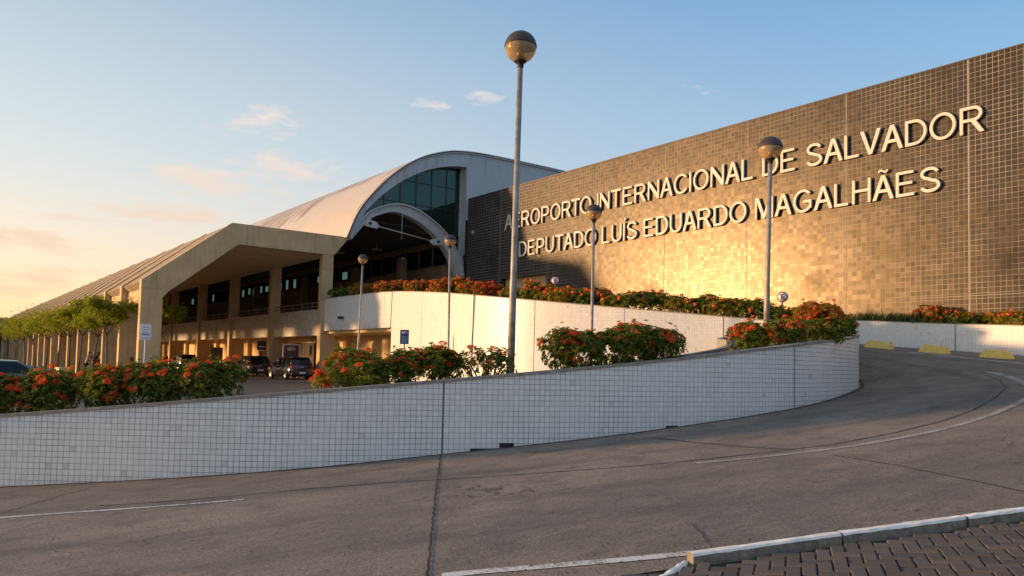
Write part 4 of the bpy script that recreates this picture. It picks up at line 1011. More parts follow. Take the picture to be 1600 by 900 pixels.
def shrub_meshes(seed, w_, d_, h_, tips, ln, wd, nflow, mats, fsize, sparse=False, floaters=.06):
    """foliage mesh, stem mesh, and flower head positions for one bush"""
    r = random.Random(seed); fo, st, fl = MB(), MB(), []
    L_ = lobes_for(r, w_, d_, h_, max(2, int(w_/.45)))
    pts = []
    while len(pts) < tips:
        c, rad = r.choice(L_); u = rdir(r); u.z = abs(u.z) if r.random() < .6 else u.z
        q = r.uniform(.86, 1.08) if r.random() < .7 else r.uniform(.45, .86)
        p = c+Vector((u.x*rad.x, u.y*rad.y, u.z*rad.z))*q
        if p.z < .03 or noise.noise(p*2.4+Vector((seed, 0, 0))) < -.34: continue
        out = Vector((u.x/rad.x, u.y/rad.y, u.z/rad.z)).normalized(); out = (out*.75+Vector((0, 0, .55))+rdir(r)*.3).normalized()
        if r.random() < floaters: p = p+out*r.uniform(.04, .16)*min(1, h_)
        pts.append((p, out)); rosette(fo, r, p, out, ln, wd, r.choice((5, 6, 7)))
    for _ in range(7 if not sparse else 16):
        p, out = r.choice(pts); b = Vector((p.x*.35+r.uniform(-.1, .1), p.y*.3, 0)); mid = lerp(b, p, .5)+Vector((r.uniform(-.06, .06), r.uniform(-.06, .06), .05))
        st.tube([b, mid, p], [.018, .012, .006], 5)
    cand = [q for q in pts if q[1].z > .1 and q[0].z > .22*h_]; r.shuffle(cand)
    for p, out in cand:
        if len(fl) >= nflow: break
        # most heads on the crown and the side towards the light
        if any((p-q[0]).length < fsize*1.5 for q in fl) and r.random() < .6: continue
        if p.y > .12*d_ and r.random() < .6: continue
        if p.z < .55*h_ and r.random() < .55: continue
        fl.append((p+out*ln*.55, out, r.uniform(.65, 1.5)))
    return fo, st, fl
def flower_head_mesh(seed, mat):
    r = random.Random(seed); m = MB()
    for i in range(46):
        u = rdir(r); u.z = abs(u.z)*.9+.05; u.normalize(); c = Vector((u.x, u.y, u.z*.72))*r.uniform(.82, 1.03); a = u.cross(Vector((.2, .5, .8))).normalized(); b = u.cross(a)
        ph = r.uniform(0, 1.6)
        for k_ in range(4):
            q = ph+k_*math.pi/2; d = a*math.cos(q)+b*math.sin(q); s_ = u.cross(d); L_ = .27
            m.add([c, c+d*L_*.55+s_*.085+u*.03, c+d*L_+u*.01, c+d*L_*.55-s_*.085+u*.03], [(0, 1, 2, 3)])
    return m.mesh('flower_head', mat)
FH = [flower_head_mesh(1, MT['petal']), flower_head_mesh(2, MT['petal']), flower_head_mesh(3, MT['petal_o'])]
def shrub(label, loc, w_, d_, h_, seed, rz, group, tips=420, ln=.060, wd=.034, nflow=16, fsize=.07, leafm='leaf', heads=True, sparse=False, petal=None, name='flowering_shrub'):
    root = thing(name, label, 'shrub', loc, rz, group)
    fo, st, fl = shrub_meshes(seed, w_, d_, h_, tips, ln, wd, nflow, None, fsize, sparse)
    fo.build('foliage', MT[leafm], root, False); st.build('stem', MT['bark'], root, False)
    if heads:
        for i, (p, out, s_) in enumerate(fl):
            o = link_mesh('flower_head', FH[i % 3] if petal is None else FH[petal], root, p, out.to_track_quat('Z', 'Y').to_euler()); k_ = fsize*s_; o.scale = (k_, k_, k_)
    else:
        r = random.Random(seed+9); m = MB()
        for p, out, s_ in fl:
            k_ = fsize*s_
            for i in range(16):
                u = rdir(r); u = (u+out*.8).normalized(); c = p+u*k_*.85; a = u.cross(Vector((.2, .5, .8))).normalized(); b = u.cross(a); q = r.uniform(0, 3); e1, e2 = a*math.cos(q)+b*math.sin(q), a*-math.sin(q)+b*math.cos(q)
                m.add([c+e1*k_*.4, c+e2*k_*.4, c-e1*k_*.4, c-e2*k_*.4], [(0, 1, 2, 3)])
        if fl: tag(m.build('blossom', MT['petal'] if petal == 1 else MT['petal_o'], root, False), kind='stuff')
    return root
def at(px, py, depth):
    d = (fwd*1180+cr*(px-800)-cu*(py-509)); return EYE+d/d.dot(fwd)*depth
VIEW_RZ = -ALPHA
def front_shrub(px0, px1, ytop, ybase, depth, seed, label, **k_):
    """bush standing in the soil of the front planter"""
    depth += .4; c = at((px0+px1)/2, ybase, depth); w_ = (px1-px0)/1180*depth; zs = soil_z(c.x, c.y); top = at((px0+px1)/2, ytop, depth).z
    kw = dict(tips=int(1450*w_*max(.8, top-zs)), nflow=int(70*w_), fsize=.064); kw.update(k_); kw['nflow'] = int(k_['nflow']*3.6) if 'nflow' in k_ else kw['nflow']
    return shrub(label, (c.x, c.y, zs-.02), w_*.89, min(1.25, max(.7, w_*.8)), max(.35, (top-zs)*1.10), seed, VIEW_RZ, 'flowering shrubs in the front planter', **kw)
SOIL = BVHTree.FromPolygons([v.co[:] for v in bpy.data.objects['planter_soil'].data.vertices], [tuple(p.vertices) for p in bpy.data.objects['planter_soil'].data.polygons])
def soil_z(x, y):
    h = SOIL.ray_cast(Vector((x, y, 50)), Vector((0, 0, -1))); return h[0].z if h[0] else SOIL.find_nearest(Vector((x, y, 1)))[0].z
FS = front_shrub
FS(-60, 40, 580, 648, 13.7, 11, 'red flowering shrub cut by the left edge of the photo')
FS(25, 118, 577, 641, 13.7, 12, 'dense red flowering shrub in front of the grey car', nflow=17)
FS(122, 205, 570, 634, 13.6, 13, 'red flowering shrub in front of the waiting people', nflow=14)
FS(182, 297, 560, 631, 13.7, 14, 'wide red flowering shrub in front of the nearest fin and white notice', nflow=18)
FS(288, 367, 562, 621, 13.7, 15, 'mostly green rounded shrub left of the gap showing the lower road', nflow=7)
FS(490, 520, 580, 605, 14.6, 16, 'small yellowish shrub low at the left of a red flowering bush', nflow=3, leafm='leaf_y', tips=110)
FS(509, 616, 546, 606, 14.0, 17, 'red flowering shrub right of the two black cars', nflow=14)
FS(606, 664, 540, 598, 14.2, 18, 'flowering shrub under the blue sign', nflow=7)
FS(652, 724, 539, 595, 14.2, 19, 'shrub with one broad red flower head below a thin lamp post', nflow=9)
FS(716, 806, 542, 588, 14.4, 20, 'sparse thin shrub with bare stems left of the tall lamp post', nflow=4, tips=330, sparse=True, leafm='leaf')
FS(852, 940, 512, 578, 14.6, 21, 'red flowering shrub at the left end of the big clump before the cream wall', nflow=15)
FS(915, 1010, 504, 574, 14.9, 22, 'tall dense shrub in the middle of the big clump before the cream wall', nflow=15)
FS(985, 1064, 506, 570, 15.1, 23, 'ragged flowering shrub at the right end of the big clump before the cream wall', nflow=8)
FS(1143, 1208, 499, 551, 16.6, 24, 'loose red flowering shrub left of the lamp post near the bend', nflow=12)
FS(1202, 1262, 497, 544, 17.2, 25, 'red flowering shrub just right of the lamp post near the bend', nflow=10)
FS(1246, 1316, 496, 537, 18.2, 26, 'dark low shrub at the front of the nose clump', nflow=6)
FS(1240, 1332, 474, 531, 20.4, 27, 'large orange and red shrub filling the nose of the planter', nflow=20, leafm='leaf_o')
FS(1290, 1332, 490, 530, 20.2, 28, 'round red shrub at the tip of the planter nose', nflow=9)
# hedge on the ramp, behind the parapet
def nearest_P2(px):
    return min(range(len(P2)), key=lambda i: abs(pix(pin[i])[0]-px))
def ramp_shrub(px0, px1, ytop, seed, label, leafm='leaf', nflow=20, petal=None, **k_):
    i = nearest_P2((px0+px1)/2); mid = lerp(pin[i], pout[i], .45); dep = pix(mid)[2]; w_ = (px1-px0)/1180*dep*1.06
    zt = at((px0+px1)/2, ytop, dep).z; h_ = max(.5, zt-mid.z+.08); c = Vector((mid.x, mid.y, mid.z-.08))
    t = P2[min(i+2, len(P2)-1)]-P2[max(i-2, 0)]
    nflow = int(nflow*1.8); kw = dict(tips=int(420*w_*h_/1.0)+110, ln=.095, wd=.052, fsize=.08); kw.update(k_)
    return shrub(label, c, w_, .95, h_, seed, math.atan2(t.y, t.x) if w_ < 0 else VIEW_RZ-R(0), 'hedge of shrubs along the cream ramp wall', leafm=leafm, nflow=nflow, heads=False, petal=petal, name='hedge_shrub', **kw)
RS = ramp_shrub
RS(507, 541, 448, 41, 'dull green shrub at the left end of the ramp hedge beside the column', 'leaf', 2)
RS(538, 584, 440, 42, 'bronze green shrub behind the leaning left lamp post', 'leaf_o', 10)
RS(578, 622, 436, 43, 'rounded orange topped shrub under the middle of the open arch', 'leaf_o', 40, 2)
RS(618, 661, 437, 44, 'rounded orange topped shrub second right of the leaning lamp post', 'leaf_o', 42, 2)
RS(656, 671, 446, 45, 'small red tuft between two rounded hedge shrubs', 'leaf_o', 10)
RS(664, 708, 433, 46, 'tallest hedge shrub just left of the thin lamp post', 'leaf_o', 30, 2)
RS(702, 738, 438, 47, 'red topped hedge shrub just right of the thin lamp post', 'leaf_y', 24)
RS(730, 765, 440, 48, 'brightest red hedge shrub before the gap at the dark wall', 'leaf_o', 50, 1)
RS(773, 803, 446, 49, 'low yellow green shrub left of the tall lamp post, at the gateway', 'leaf_y', 6)
RS(803, 834, 439, 50, 'dark green shrub right of the tall lamp post with red top', 'leaf', 16)
RS(830, 858, 444, 51, 'shrub with a red plume under the first no parking sign', 'leaf_y', 16)
RS(854, 898, 448, 52, 'yellow green shrub right of the first no parking sign', 'leaf_y', 12)
RS(888, 942, 448, 53, 'long red topped shrub left of the middle lamp post', 'leaf', 34)
RS(936, 968, 461, 54, 'low yellow shrub right of the middle lamp post', 'leaf_y', 4)
RS(962, 1042, 452, 55, 'long green mound with red left shoulder on the ramp wall', 'leaf', 18)
RS(1036, 1078, 459, 56, 'pointed pale shrub right of the long green mound', 'leaf_y', 3)
RS(1072, 1116, 457, 57, 'tall green shrub in front of the golden glare on the dark wall', 'leaf', 5)
RS(1108, 1160, 463, 58, 'green shrub with a few orange heads on the ramp wall near the bend', 'leaf_y', 8)
RS(1154, 1202, 466, 59, 'loose shrub on the ramp wall left of the right lamp post', 'leaf', 4)
RS(1198, 1222, 476, 60, 'shrub on the ramp wall right behind the right lamp post', 'leaf', 3)
RS(1212, 1256, 478, 61, 'yellow green shrub under the second no parking sign', 'leaf_y', 4)
# verge between the outer white wall and the dark wall
def verge(px0, px1, ytop, ybase, seed, label, **k_):
    d_ = 30.1; ray = (fwd*1180+cr*((px0+px1)/2-800)-cu*(ybase-509)).normalized(); c = EYE+ray*(d_/ray.x); dep = pix(c)[2]
    w_ = (px1-px0)/1180*dep; zt = at((px0+px1)/2, ytop, dep).z; zb = zb_verge(c.y); kw = dict(tips=int(260*w_)+60, ln=.10, wd=.055, fsize=.075, heads=False); kw.update(k_)
    return shrub(label, (30.1, c.y, zb), w_, .8, zt-zb, seed, VIEW_RZ-R(30), 'shrubs on the verge under the dark wall', name='verge_shrub', **kw)
def zb_verge(y):
    for a, b in zip(WT[:-1], WT[1:]):
        if a[1] <= y <= b[1]: return a[2]+(b[2]-a[2])*(y-a[1])/(b[1]-a[1])-.05
    return 3.
verge(1438, 1475, 471, 503, 71, 'upright red flowering shrub at the end of the strap leaved clumps', leafm='leaf_o', nflow=30)
verge(1490, 1528, 487, 506, 72, 'low red flowering shrub in the middle of the verge', nflow=16)
verge(1555, 1615, 483, 508, 73, 'bushy red topped shrub on the verge at the right edge of the photo', leafm='leaf_y', nflow=40)
def strap_plant(px, ytop, seed, label):
    r = random.Random(seed); ray = (fwd*1180+cr*(px-800)-cu*(500-509)).normalized(); c = EYE+ray*(30.0/ray.x); zb = zb_verge(c.y); h_ = max(.35, at(px, ytop, pix(c)[2]).z-zb)
    root = thing('strap_leaved_plant', label, 'plant', (30.0, c.y, zb), r.uniform(0, 6), 'strap leaved clumps on the verge'); m = MB()
    for i in range(95):
        a = r.uniform(0, 6.28); b = Vector((r.gauss(0, .22), r.gauss(0, .22), 0)); d = Vector((math.cos(a), math.sin(a), 0)); s_ = Vector((-d.y, d.x, 0))*r.uniform(.012, .022); H = h_*r.uniform(.6, 1.12); sp = r.uniform(.15, .45)
        rows = []
        for t in (0, .4, .75, 1): 
            p = b+d*sp*t**1.8+Vector((0, 0, H*(t-.28*t**3*sp*2))); f_ = 1-.9*t**2; rows.append([p-s_*f_, p+s_*f_])
        m.grid(rows)
    m.build('leaf_blades', MT['blade'], root, False)
for i, (px, yt, lb) in enumerate(((1346, 484, 'strap leaved clump nearest the planter nose, on the verge'), (1362, 482, 'second strap leaved clump from the planter nose'), (1379, 485, 'strap leaved clump above the nearest yellow wheel stop'),
        (1396, 486, 'strap leaved clump right of the nearest yellow wheel stop'), (1412, 487, 'third strap leaved clump left of the upright red shrub'), (1427, 485, 'strap leaved clump next but one to the upright red shrub'), (1441, 489, 'strap leaved clump touching the upright red shrub'), (1482, 496, 'small strap leaved clump between the two red verge shrubs'))):
    strap_plant(px, yt, 80+i, lb)

# trees along the fins
def tree(label, x, y, h_, cw, seed, zc=None):
    r = random.Random(seed); z0 = -.05; root = thing('young_tree', label, 'tree', (x, y, z0), r.uniform(0, 6), 'young trees along the fins')
    tr, cr_ = MB(), MB(); fork = h_*.53; lean = Vector((r.uniform(-.25, .25), r.uniform(-.25, .25), 0))
    base = [Vector((0, 0, 0)), Vector((r.uniform(-.06, .06), r.uniform(-.06, .06), fork*.5))+lean*.4, Vector((0, 0, fork))+lean]
    tr.tube(base, [.075, .06, .05], 8)
    tips = []
    for i in range(6):
        a = i*1.05+r.uniform(-.3, .3); sp = cw*r.uniform(.22, .42); e = base[2]+Vector((math.cos(a)*sp, math.sin(a)*sp, h_*r.uniform(.16, .32)))
        mid = lerp(base[2], e, .5)+Vector((r.uniform(-.1, .1), r.uniform(-.1, .1), -.06)); tr.tube([base[2], mid, e], [.034, .024, .012], 6)
        tips.append(e)
        for k_ in range(3):
            e2 = e+Vector((r.uniform(-.5, .5)*cw*.5, r.uniform(-.5, .5)*cw*.5, r.uniform(-.02, .14)*h_*.7)); tr.tube([lerp(mid, e, .6), e2], [.018, .007], 5); tips.append(e2)
    n_ = 0
    for t in tips:
        R_ = cw*r.uniform(.14, .22)
        for i in range(130):
            p = t+Vector((r.gauss(0, .55)*R_, r.gauss(0, .55)*R_, r.gauss(0, .42)*R_))
            if p.z > h_*1.0 or noise.noise(p*1.9+Vector((0, seed, 0))) < -.22: continue
            rosette(cr_, r, p, (rdir(r)+Vector((0, 0, .8))).normalized(), .095, .048, 5)
    tr.build('trunk', MT['bark'], root, False); cr_.build('crown', MT['leaf_tree'], root, False)
for i, (x, y, h_, cw, lb) in enumerate(((8.0, 48.6, 5.0, 2.3, 'nearest young tree, leaning against the first fin'), (7.9, 53.2, 4.95, 2.5, 'second young tree, its crown just left of the nearest one'), (7.8, 58.2, 5.2, 2.8, 'young tree over the waiting people'),
        (7.9, 63.5, 5.2, 3.0, 'young tree left of the waiting people, leaning trunk'), (7.9, 70, 5.4, 4.2, 'broadest and densest young tree of the row along the fins'), (7.9, 77.5, 5.2, 3.6, 'young tree beyond the broadest tree of the row'),
        (7.9, 86, 5.1, 3.6, 'young tree over the end of the low kerb wall'), (7.9, 96, 5.2, 3.8, 'young tree third from the far end of the row'), (7.8, 108, 5.2, 4.2, 'young tree second from the far end of the row'), (7.6, 121, 5.3, 4.6, 'farthest young tree of the row, beside the low annex'))):
    tree(lb, x, y, h_, cw, 100+i)
tree('young tree behind the first fin, only its leaf tips showing', 10.9, 50.0, 5.5, 1.9, 120)

# ------------------------------------------------------------------ lamp posts
def lamp(label, px_top, depth, base_px, gr, rpole, base_z=None):
    c = at(*px_top, depth); b = at(*base_px, depth); zb = base_z if base_z is not None else b.z
    # continue the post's own line down to the ground it stands on
    t = (c.z-zb)/(c.z-b.z); b2 = c+(b-c)*t
    root = thing('lamp_post', label, 'street lamp', (b2.x, b2.y, zb), 0, 'globe lamp posts'); v = c-Vector((b2.x, b2.y, zb))
    m = MB(); m.tube([Vector((0, 0, -.1)), v*.3, v*.31, v-Vector((0, 0, gr*1.15))], [rpole*1.15, rpole*1.1, rpole, rpole*.85], 12); m.build('pole', MT['galv'], root, False)
    m = MB(); m.lathe([(rpole*1.0, -gr*1.32), (rpole*1.15, -gr*1.02), (gr*.36, -gr*.98), (gr*.42, -gr*.86), (gr*.40, -gr*.80), (0, -gr*.80)], 20, v); m.build('collar', MT['black'], root)
    hw = .028*gr/.3; n_ = 14
    m = MB(); prof = [(gr*math.cos(R(a)), gr*math.sin(R(a))) for a in (-66, -55, -44, -33, -22, -11, -2, 6)]; inner = [(r_*.97, z*.97) for r_, z in prof[::-1]]
    m.lathe(prof+inner+[prof[0]], 28, v); m.build('globe', MT['bowl'], root)
    m = MB(); prof = [(gr*1.035*math.cos(R(a)), gr*1.0*math.sin(R(a))+.005) for a in (4, 4.5, 12, 25, 38, 50, 62, 74, 84)]+[(0, gr*1.005)]
    m.lathe([(gr*.96, gr*.06), (gr*1.045, gr*.05)]+prof, 28, v); m.build('cap', MT['cap'], root)
    m = MB(); m.lathe([(0, -gr*.80), (gr*.24, -gr*.80), (gr*.24, gr*.06), (0, gr*.06)], 16, v); m.build('lamp_holder', plain('gold reflector', (.55, .36, .14), .3, .15, 6, metal=.8), root)
lamp('tallest globe lamp post in the foreground, rising over the whole picture', (813.5, 74), 14.7, (797.5, 588),   .305, .064, soil_z(8.9, 11.65)-.05)
lamp('globe lamp post right, before the golden glare and the lettering', (1203.5, 232), 19.4, (1197.5, 505), .30, .066, 2.1)
lamp('middle globe lamp post standing before the cream wall under DEPUTADO', (928, 332), 27.2, (924.5, 510), .292, .062, .2)
lamp('thin globe lamp post before the right side of the arch', (703.5, 376), 33.2, (700.5, 545), .262, .055, .2)
lamp('leaning leftmost globe lamp post beside the opening under the ramp', (567, 405), 41.0, (559.5, 548), .262, .06, .2)

# ------------------------------------------------------------------ cars
def car(label, x, y, z, rz, paint, kind='hatch', L_=3.9, W_=1.64, H_=1.44, wheel_r=.29):
    """nose towards +X before turning by rz"""
    root = thing('parked_car', label, 'car', (x, y, z), rz, 'cars on the lower road'); hw = W_/2; mt = MT[paint]
    hl = L_/2; sh = .86
    if kind == 'hatch': st = [(-hl, .42, .70, .60), (-hl+.06, .30, .88, .74), (-hl+.35, .22, .93, .79), (-hl+1.0, .2, .93, .82), (0, .2, .91, .82), (.75, .2, .90, .82), (1.05, .2, .90, .80), (hl-.45, .21, .80, .77), (hl-.12, .26, .68, .68), (hl, .36, .52, .56)]
    else: st = [(-hl, .42, .74, .58), (-hl+.08, .30, .90, .72), (-hl+.5, .22, .95, .80), (-hl+1.1, .2, .95, .84), (0, .2, .93, .84), (.8, .2, .92, .84), (1.15, .2, .90, .82), (hl-.45, .21, .80, .79), (hl-.12, .26, .68, .70), (hl, .36, .52, .58)]
    def ring(xx, zb, zt, hb):
        f_ = hb*W_/1.66; pr = [(0, zb), (.86*f_, zb), (f_*.985, zb+.10), (f_, lerp(zb, zt, .5)), (f_*.975, zt-.08), (f_*.9, zt), (0, zt+.02)]
        return [(xx, -a, b) for a, b in pr]+[(xx, a, b) for a, b in pr[::-1][1:]]
    m = MB(); rows = [ring(*q) for q in st]; m.grid(rows); n_ = len(rows[0]); m.add(rows[0], [tuple(range(n_))]); m.add(rows[-1], [tuple(range(n_))])
    body = m.build('body', mt, root)
    # greenhouse: glass block with a painted roof and pillars
    if kind == 'hatch': lo = [(-hl+.10, .90), (.95, .89)]; hi = [(-hl+.42, H_-.05), (.15, H_-.04)]
    else: lo = [(-hl+.55, .93), (1.12, .90)]; hi = [(-hl+1.35, H_-.05), (.25, H_-.04)]
    wl_, wh = hw*.90, hw*.70
    def quad(xa, za, xb, zb, ya, yb): pass
    B = [(lo[0][0], -wl_*.93, lo[0][1]), (lo[1][0], -wl_*.93, lo[1][1]), (lo[1][0], wl_*.93, lo[1][1]), (lo[0][0], wl_*.93, lo[0][1])]
    T = [(hi[0][0], -wh*.96, hi[0][1]), (hi[1][0], -wh*.96, hi[1][1]), (hi[1][0], wh*.96, hi[1][1]), (hi[0][0], wh*.96, hi[0][1])]
    m = MB(); m.add(B+T, [(0,1,5,4), (2,3,7,6)]); m.build('side_window', MT['car_glass'], root)
    m = MB(); m.add(B+T, [(1,2,6,5)]); m.build('windscreen', MT['car_glass'], root); m = MB(); m.add(B+T, [(3,0,4,7)]); m.build('rear_window', MT['car_glass'], root)
    m = MB(); rr_ = []
    for t in range(9):
        xx = lerp(hi[0][0]-.06, hi[1][0]+.05, t/8); zz = H_-.05+.05*math.sin(math.pi*(.12+.76*t/8)); rr_.append([(xx, -wh*.99, zz-.045), (xx, -wh*.9, zz-.01), (xx, 0, zz+.012), (xx, wh*.9, zz-.01), (xx, wh*.99, zz-.045)])
    m.grid(rr_); m.build('roof', mt, root, False)
    for sy in (-1, 1):
        pl = [((lo[0][0], sy*wl_*.935, lo[0][1]-.03), (hi[0][0], sy*wh*.97, hi[0][1])), ((lo[1][0], sy*wl_*.935, lo[1][1]-.03), (hi[1][0], sy*wh*.97, hi[1][1])), ((-.35, sy*wl_*.935, .9), (-.42, sy*wh*.97, H_-.05)), ((-hl+.85, sy*wl_*.935, .9), (-hl+.95, sy*wh*.97, H_-.06))]
        for a, b in pl: m = MB(); m.tube([a, lerp(Vector(a), Vector(b), .5)+Vector((0, sy*.012, 0)), b], [.045, .04, .035], 6); m.build('pillar', mt, root)
        for wx in (-hl+.72, hl-.78):
            m = MB(); m.lathe([(wheel_r*.62, -.09), (wheel_r*.95, -.095), (wheel_r, -.06), (wheel_r, .06), (wheel_r*.95, .095), (wheel_r*.62, .09)], 20)
            wheel = m.build('wheel', MT['tyre'], root); wheel.location = (wx, sy*(hw-.10), wheel_r); wheel.rotation_euler = (R(90), 0, 0)
            m = MB(); m.lathe([(0, .075*-sy), (wheel_r*.2, .085*-sy), (wheel_r*.55, .06*-sy), (wheel_r*.64, .09*-sy)], 16); m.build('rim', MT['rim'], wheel)
            m = MB(); pts = [(wx+(wheel_r+.05)*math.cos(R(a)), sy*(hw-.012), wheel_r+(wheel_r+.05)*math.sin(R(a))) for a in range(0, 181, 15)]; m.tube(pts, .03, 5); m.build('wheel_arch', MT['black'], root)
        m = MB(); m.box((-hl+.005, sy*hw*.80-.11, .66), (-hl+.22, sy*hw*.80+.06, .90)); m.build('tail_lamp', MT['tail'], root, True, .02)
        m = MB(); m.box((hl-.42, sy*hw*.70-.15, .58), (hl-.10, sy*hw*.70+.12, .72)); m.build('headlight', MT['rim'], root, True, .03)
        m = MB(); m.box((.72, sy*(hw*.95)-.06, .90), (.86, sy*(hw*.95)+.12*sy+.06*0, 1.03)) if sy > 0 else m.box((.72, -hw*.95-.12, .90), (.86, -hw*.95+.06, 1.03)); m.build('mirror', mt, root, True, .02)
        for xx in (-.62, .12): m = MB(); m.box((xx, sy*hw*.985-.012, .80), (xx+.16, sy*hw*.985+.012, .83)); m.build('door_handle', mt, root)
    m = MB(); m.box((-hl-.03, -hw*.86, .28), (-hl+.12, hw*.86, .52)); m.build('rear_bumper', mt, root, True, .04)
    m = MB(); m.box((-hl-.045, -.20, .56 if kind != 'hatch' else .40), (-hl-.031, .20, .68 if kind != 'hatch' else .52)); m.build('number_plate', MT['plate'], root)
    m = MB(); m.lathe([(0, 0), (.055, 0), (.055, .015), (0, .02)], 12); o = m.build('badge', MT['rim'], root); o.location = (-hl-.012, 0, .80); o.rotation_euler = (0, R(-90), 0)
    m = MB(); m.box((-hl+.28, -.5, H_-.035), (-hl+.44, .5, H_-.015)); m.build('spoiler', mt, root, True, .01)
    return root
car('black hatchback parked nearest, beside the column at the opening under the ramp', 18.0, 46.6, .22, R(91), 'car_navy', H_=1.42)
car('black hatchback parked ahead of the nearest black car, by the brown door', 18.05, 54.0, .22, R(88.5), 'car_black', L_=4.0, H_=1.45)
car('silver car parked far along the deck, behind the red shrubs', 18.2, 73.0, .22, R(90), 'car_silver', H_=1.45)
car('dark grey saloon cut by the left edge of the photo, passing on the lower road', 2.55, 37.4, -.24, R(-6), 'car_grey', 'saloon', 4.4, 1.74, 1.46, .31)

# ------------------------------------------------------------------ signs
def sign_text(txt, cap, parent, loc, mat, name='lettering', rx=90):
    me = text_mesh(txt, .004); me.name = name; me.materials.append(mat); cx = (xmax(me)+xmin(me))/2; k_ = cap/.7
    for v in me.vertices: v.co = Vector(((v.co.x-cx)*k_, v.co.y*k_, v.co.z))
    o = link_mesh(name, me, parent, loc, (R(rx), 0, 0)); return o
def no_parking(label, px, py, depth, rad, zb):
    c = at(px, py, depth); root = thing('no_parking_sign', label, 'road sign', (c.x, c.y, zb), 0, 'no parking signs along the ramp')
    f_ = thing('sign_face', None, None); f_.parent = root; f_.location = (0, 0, 0)
    bpy.data.objects.remove(f_)
    d_ = Vector((c.x, c.y, 0)).normalized(); rz = math.atan2(d_.y, d_.x)-math.pi/2; root.rotation_euler = (0, 0, rz+R(8))
    zc = c.z-zb; m = MB(); m.tube([(0, .02, 0), (0, .02, zc)], .028, 8); m.build('post', MT['galv'], root)
    m = MB(); m.lathe([(0, 0), (rad, 0), (rad, .012), (0, .012)], 28); o = m.build('disc', MT['red'], root); o.location = (0, -.02, zc); o.rotation_euler = (R(90), 0, 0)
    m = MB(); m.lathe([(0, 0), (rad*.80, 0), (rad*.80, .004), (0, .004)], 28); o = m.build('white_field', MT['white'], root); o.location = (0, -.034, zc); o.rotation_euler = (R(90), 0, 0)
    sign_text('E', rad*1.05, root, (0, -.041, zc-rad*.52), MT['blue'], 'letter')
    m = MB(); a = rad*.80; q = R(45); w_ = rad*.05; dx, dz = math.cos(q), -math.sin(q); m.add([(-dx*a-dz*w_, -.046, -dz*a+dx*w_), (-dx*a+dz*w_, -.046, -dz*a-dx*w_), (dx*a+dz*w_, -.046, dz*a-dx*w_), (dx*a-dz*w_, -.046, dz*a+dx*w_)], [(0,1,2,3)])
    o = m.build('slash', MT['red'], root, False); o.location = (0, 0, zc)
no_parking('round no parking sign low before the shaded dark wall beside the gateway', 867.5, 438.5, 38.0, .22, 3.6)
no_parking('round no parking sign before the golden glare, right of the lamp post', 1222.5, 464, 27.6, .20, 3.0)
def board(name, label, cat, px, py, depth, w_, h_, facing, mat, zb, rows, frame=None, posts=True, rowmat='print', emblem=None):
    c = at(px, py, depth); root = thing(name, label, cat, (c.x, c.y, zb), facing); zc = c.z-zb
    m = MB(); m.box((-w_/2, -.02, zc-h_/2), (w_/2, .02, zc+h_/2)); m.build('panel', mat, root, True, .004)
    if posts: m = MB(); m.tube([(0, .045, 0), (0, .045, zc+h_*.3)], .03, 8); m.build('post', MT['white'] if posts == 'white' else MT['galv'], root)
    if frame:
        for a, b in (((-w_/2-.08, -.05, zc-h_/2-.06), (-w_/2, .05, zc+h_/2+.08)), ((w_/2, -.05, zc-h_/2-.06), (w_/2+.08, .05, zc+h_/2+.08)), ((-w_/2, -.05, zc+h_/2), (w_/2, .05, zc+h_/2+.08))): 
            m = MB(); m.box(a, b); m.build('frame_bar', frame, root)
    for (y, wd, hh) in rows:
        m = MB(); m.box((-w_*wd/2, -.026, zc+h_*(y-.5)-h_*hh/2), (w_*wd/2, -.0205, zc+h_*(y-.5)+h_*hh/2)); m.build('text_line', MT[rowmat], root)
    if emblem:
        m = MB(); m.lathe([(0, 0), (w_*.30, 0), (w_*.30, .004), (0, .004)], 24); o = m.build('emblem', MT[emblem], root); o.location = (0, -.022, zc+h_*.30); o.rotation_euler = (R(90), 0, 0); o.scale = (1, .55, 1)
    return root
board('notice_sign', 'small blue sign on a thin post before the cream wall by the opening', 'sign', 632, 526.5, 34.5, .40, .66, R(-35), MT['blue'], .2, [(.52, .7, .035), (.42, .62, .035), (.33, .7, .035), (.24, .66, .035), (.14, .7, .035)], emblem='print')
board('notice_sign', 'white notice board on a pale post in front of the nearest fin', 'sign', 227.5, 519, 39.5, .52, .82, R(-6), MT['white'], -.05, [(.82, .55, .05), (.66, .7, .04), (.52, .55, .05), (.36, .8, .14), (.12, .85, .06)], posts='white', rowmat='print')
board('banner_stand', 'dark plum banner under the deck between the third and fourth columns', 'banner', 339, 553, 66.0, .95, 1.15, R(-12), MT['plumpanel'], .2, [(.35, .55, .03), (.25, .5, .03), (.15, .5, .03)], posts=True, rowmat='plate')
board('banner_stand', 'dark banner with white frame and pale emblem before the dark doorway', 'banner', 455, 554, 54.6, 1.05, 1.35, R(-14), MT['plumpanel'], .2, [(.36, .6, .03), (.26, .72, .05), (.14, .72, .05)], frame=MT['white'], posts=True, rowmat='print', emblem='plate')
c = at(409, 540, 57.5); hs = thing('hanging_sign', 'dark box sign hanging under the deck above the nearer black cars', 'sign', (c.x, c.y, c.z), R(-15)); m = MB(); m.box((-.34, -.06, -.34), (.34, .06, .34)); m.build('panel', MT['black'], hs)
m = MB(); m.box((-.2, -.066, -.12), (.2, -.061, -.05)); m.build('text_line', MT['plate'], hs); m = MB(); m.tube([(0, 0, .33), (0, 0, 3.15-c.z)], .03, 6); m.build('hanger', MT['black'], hs)

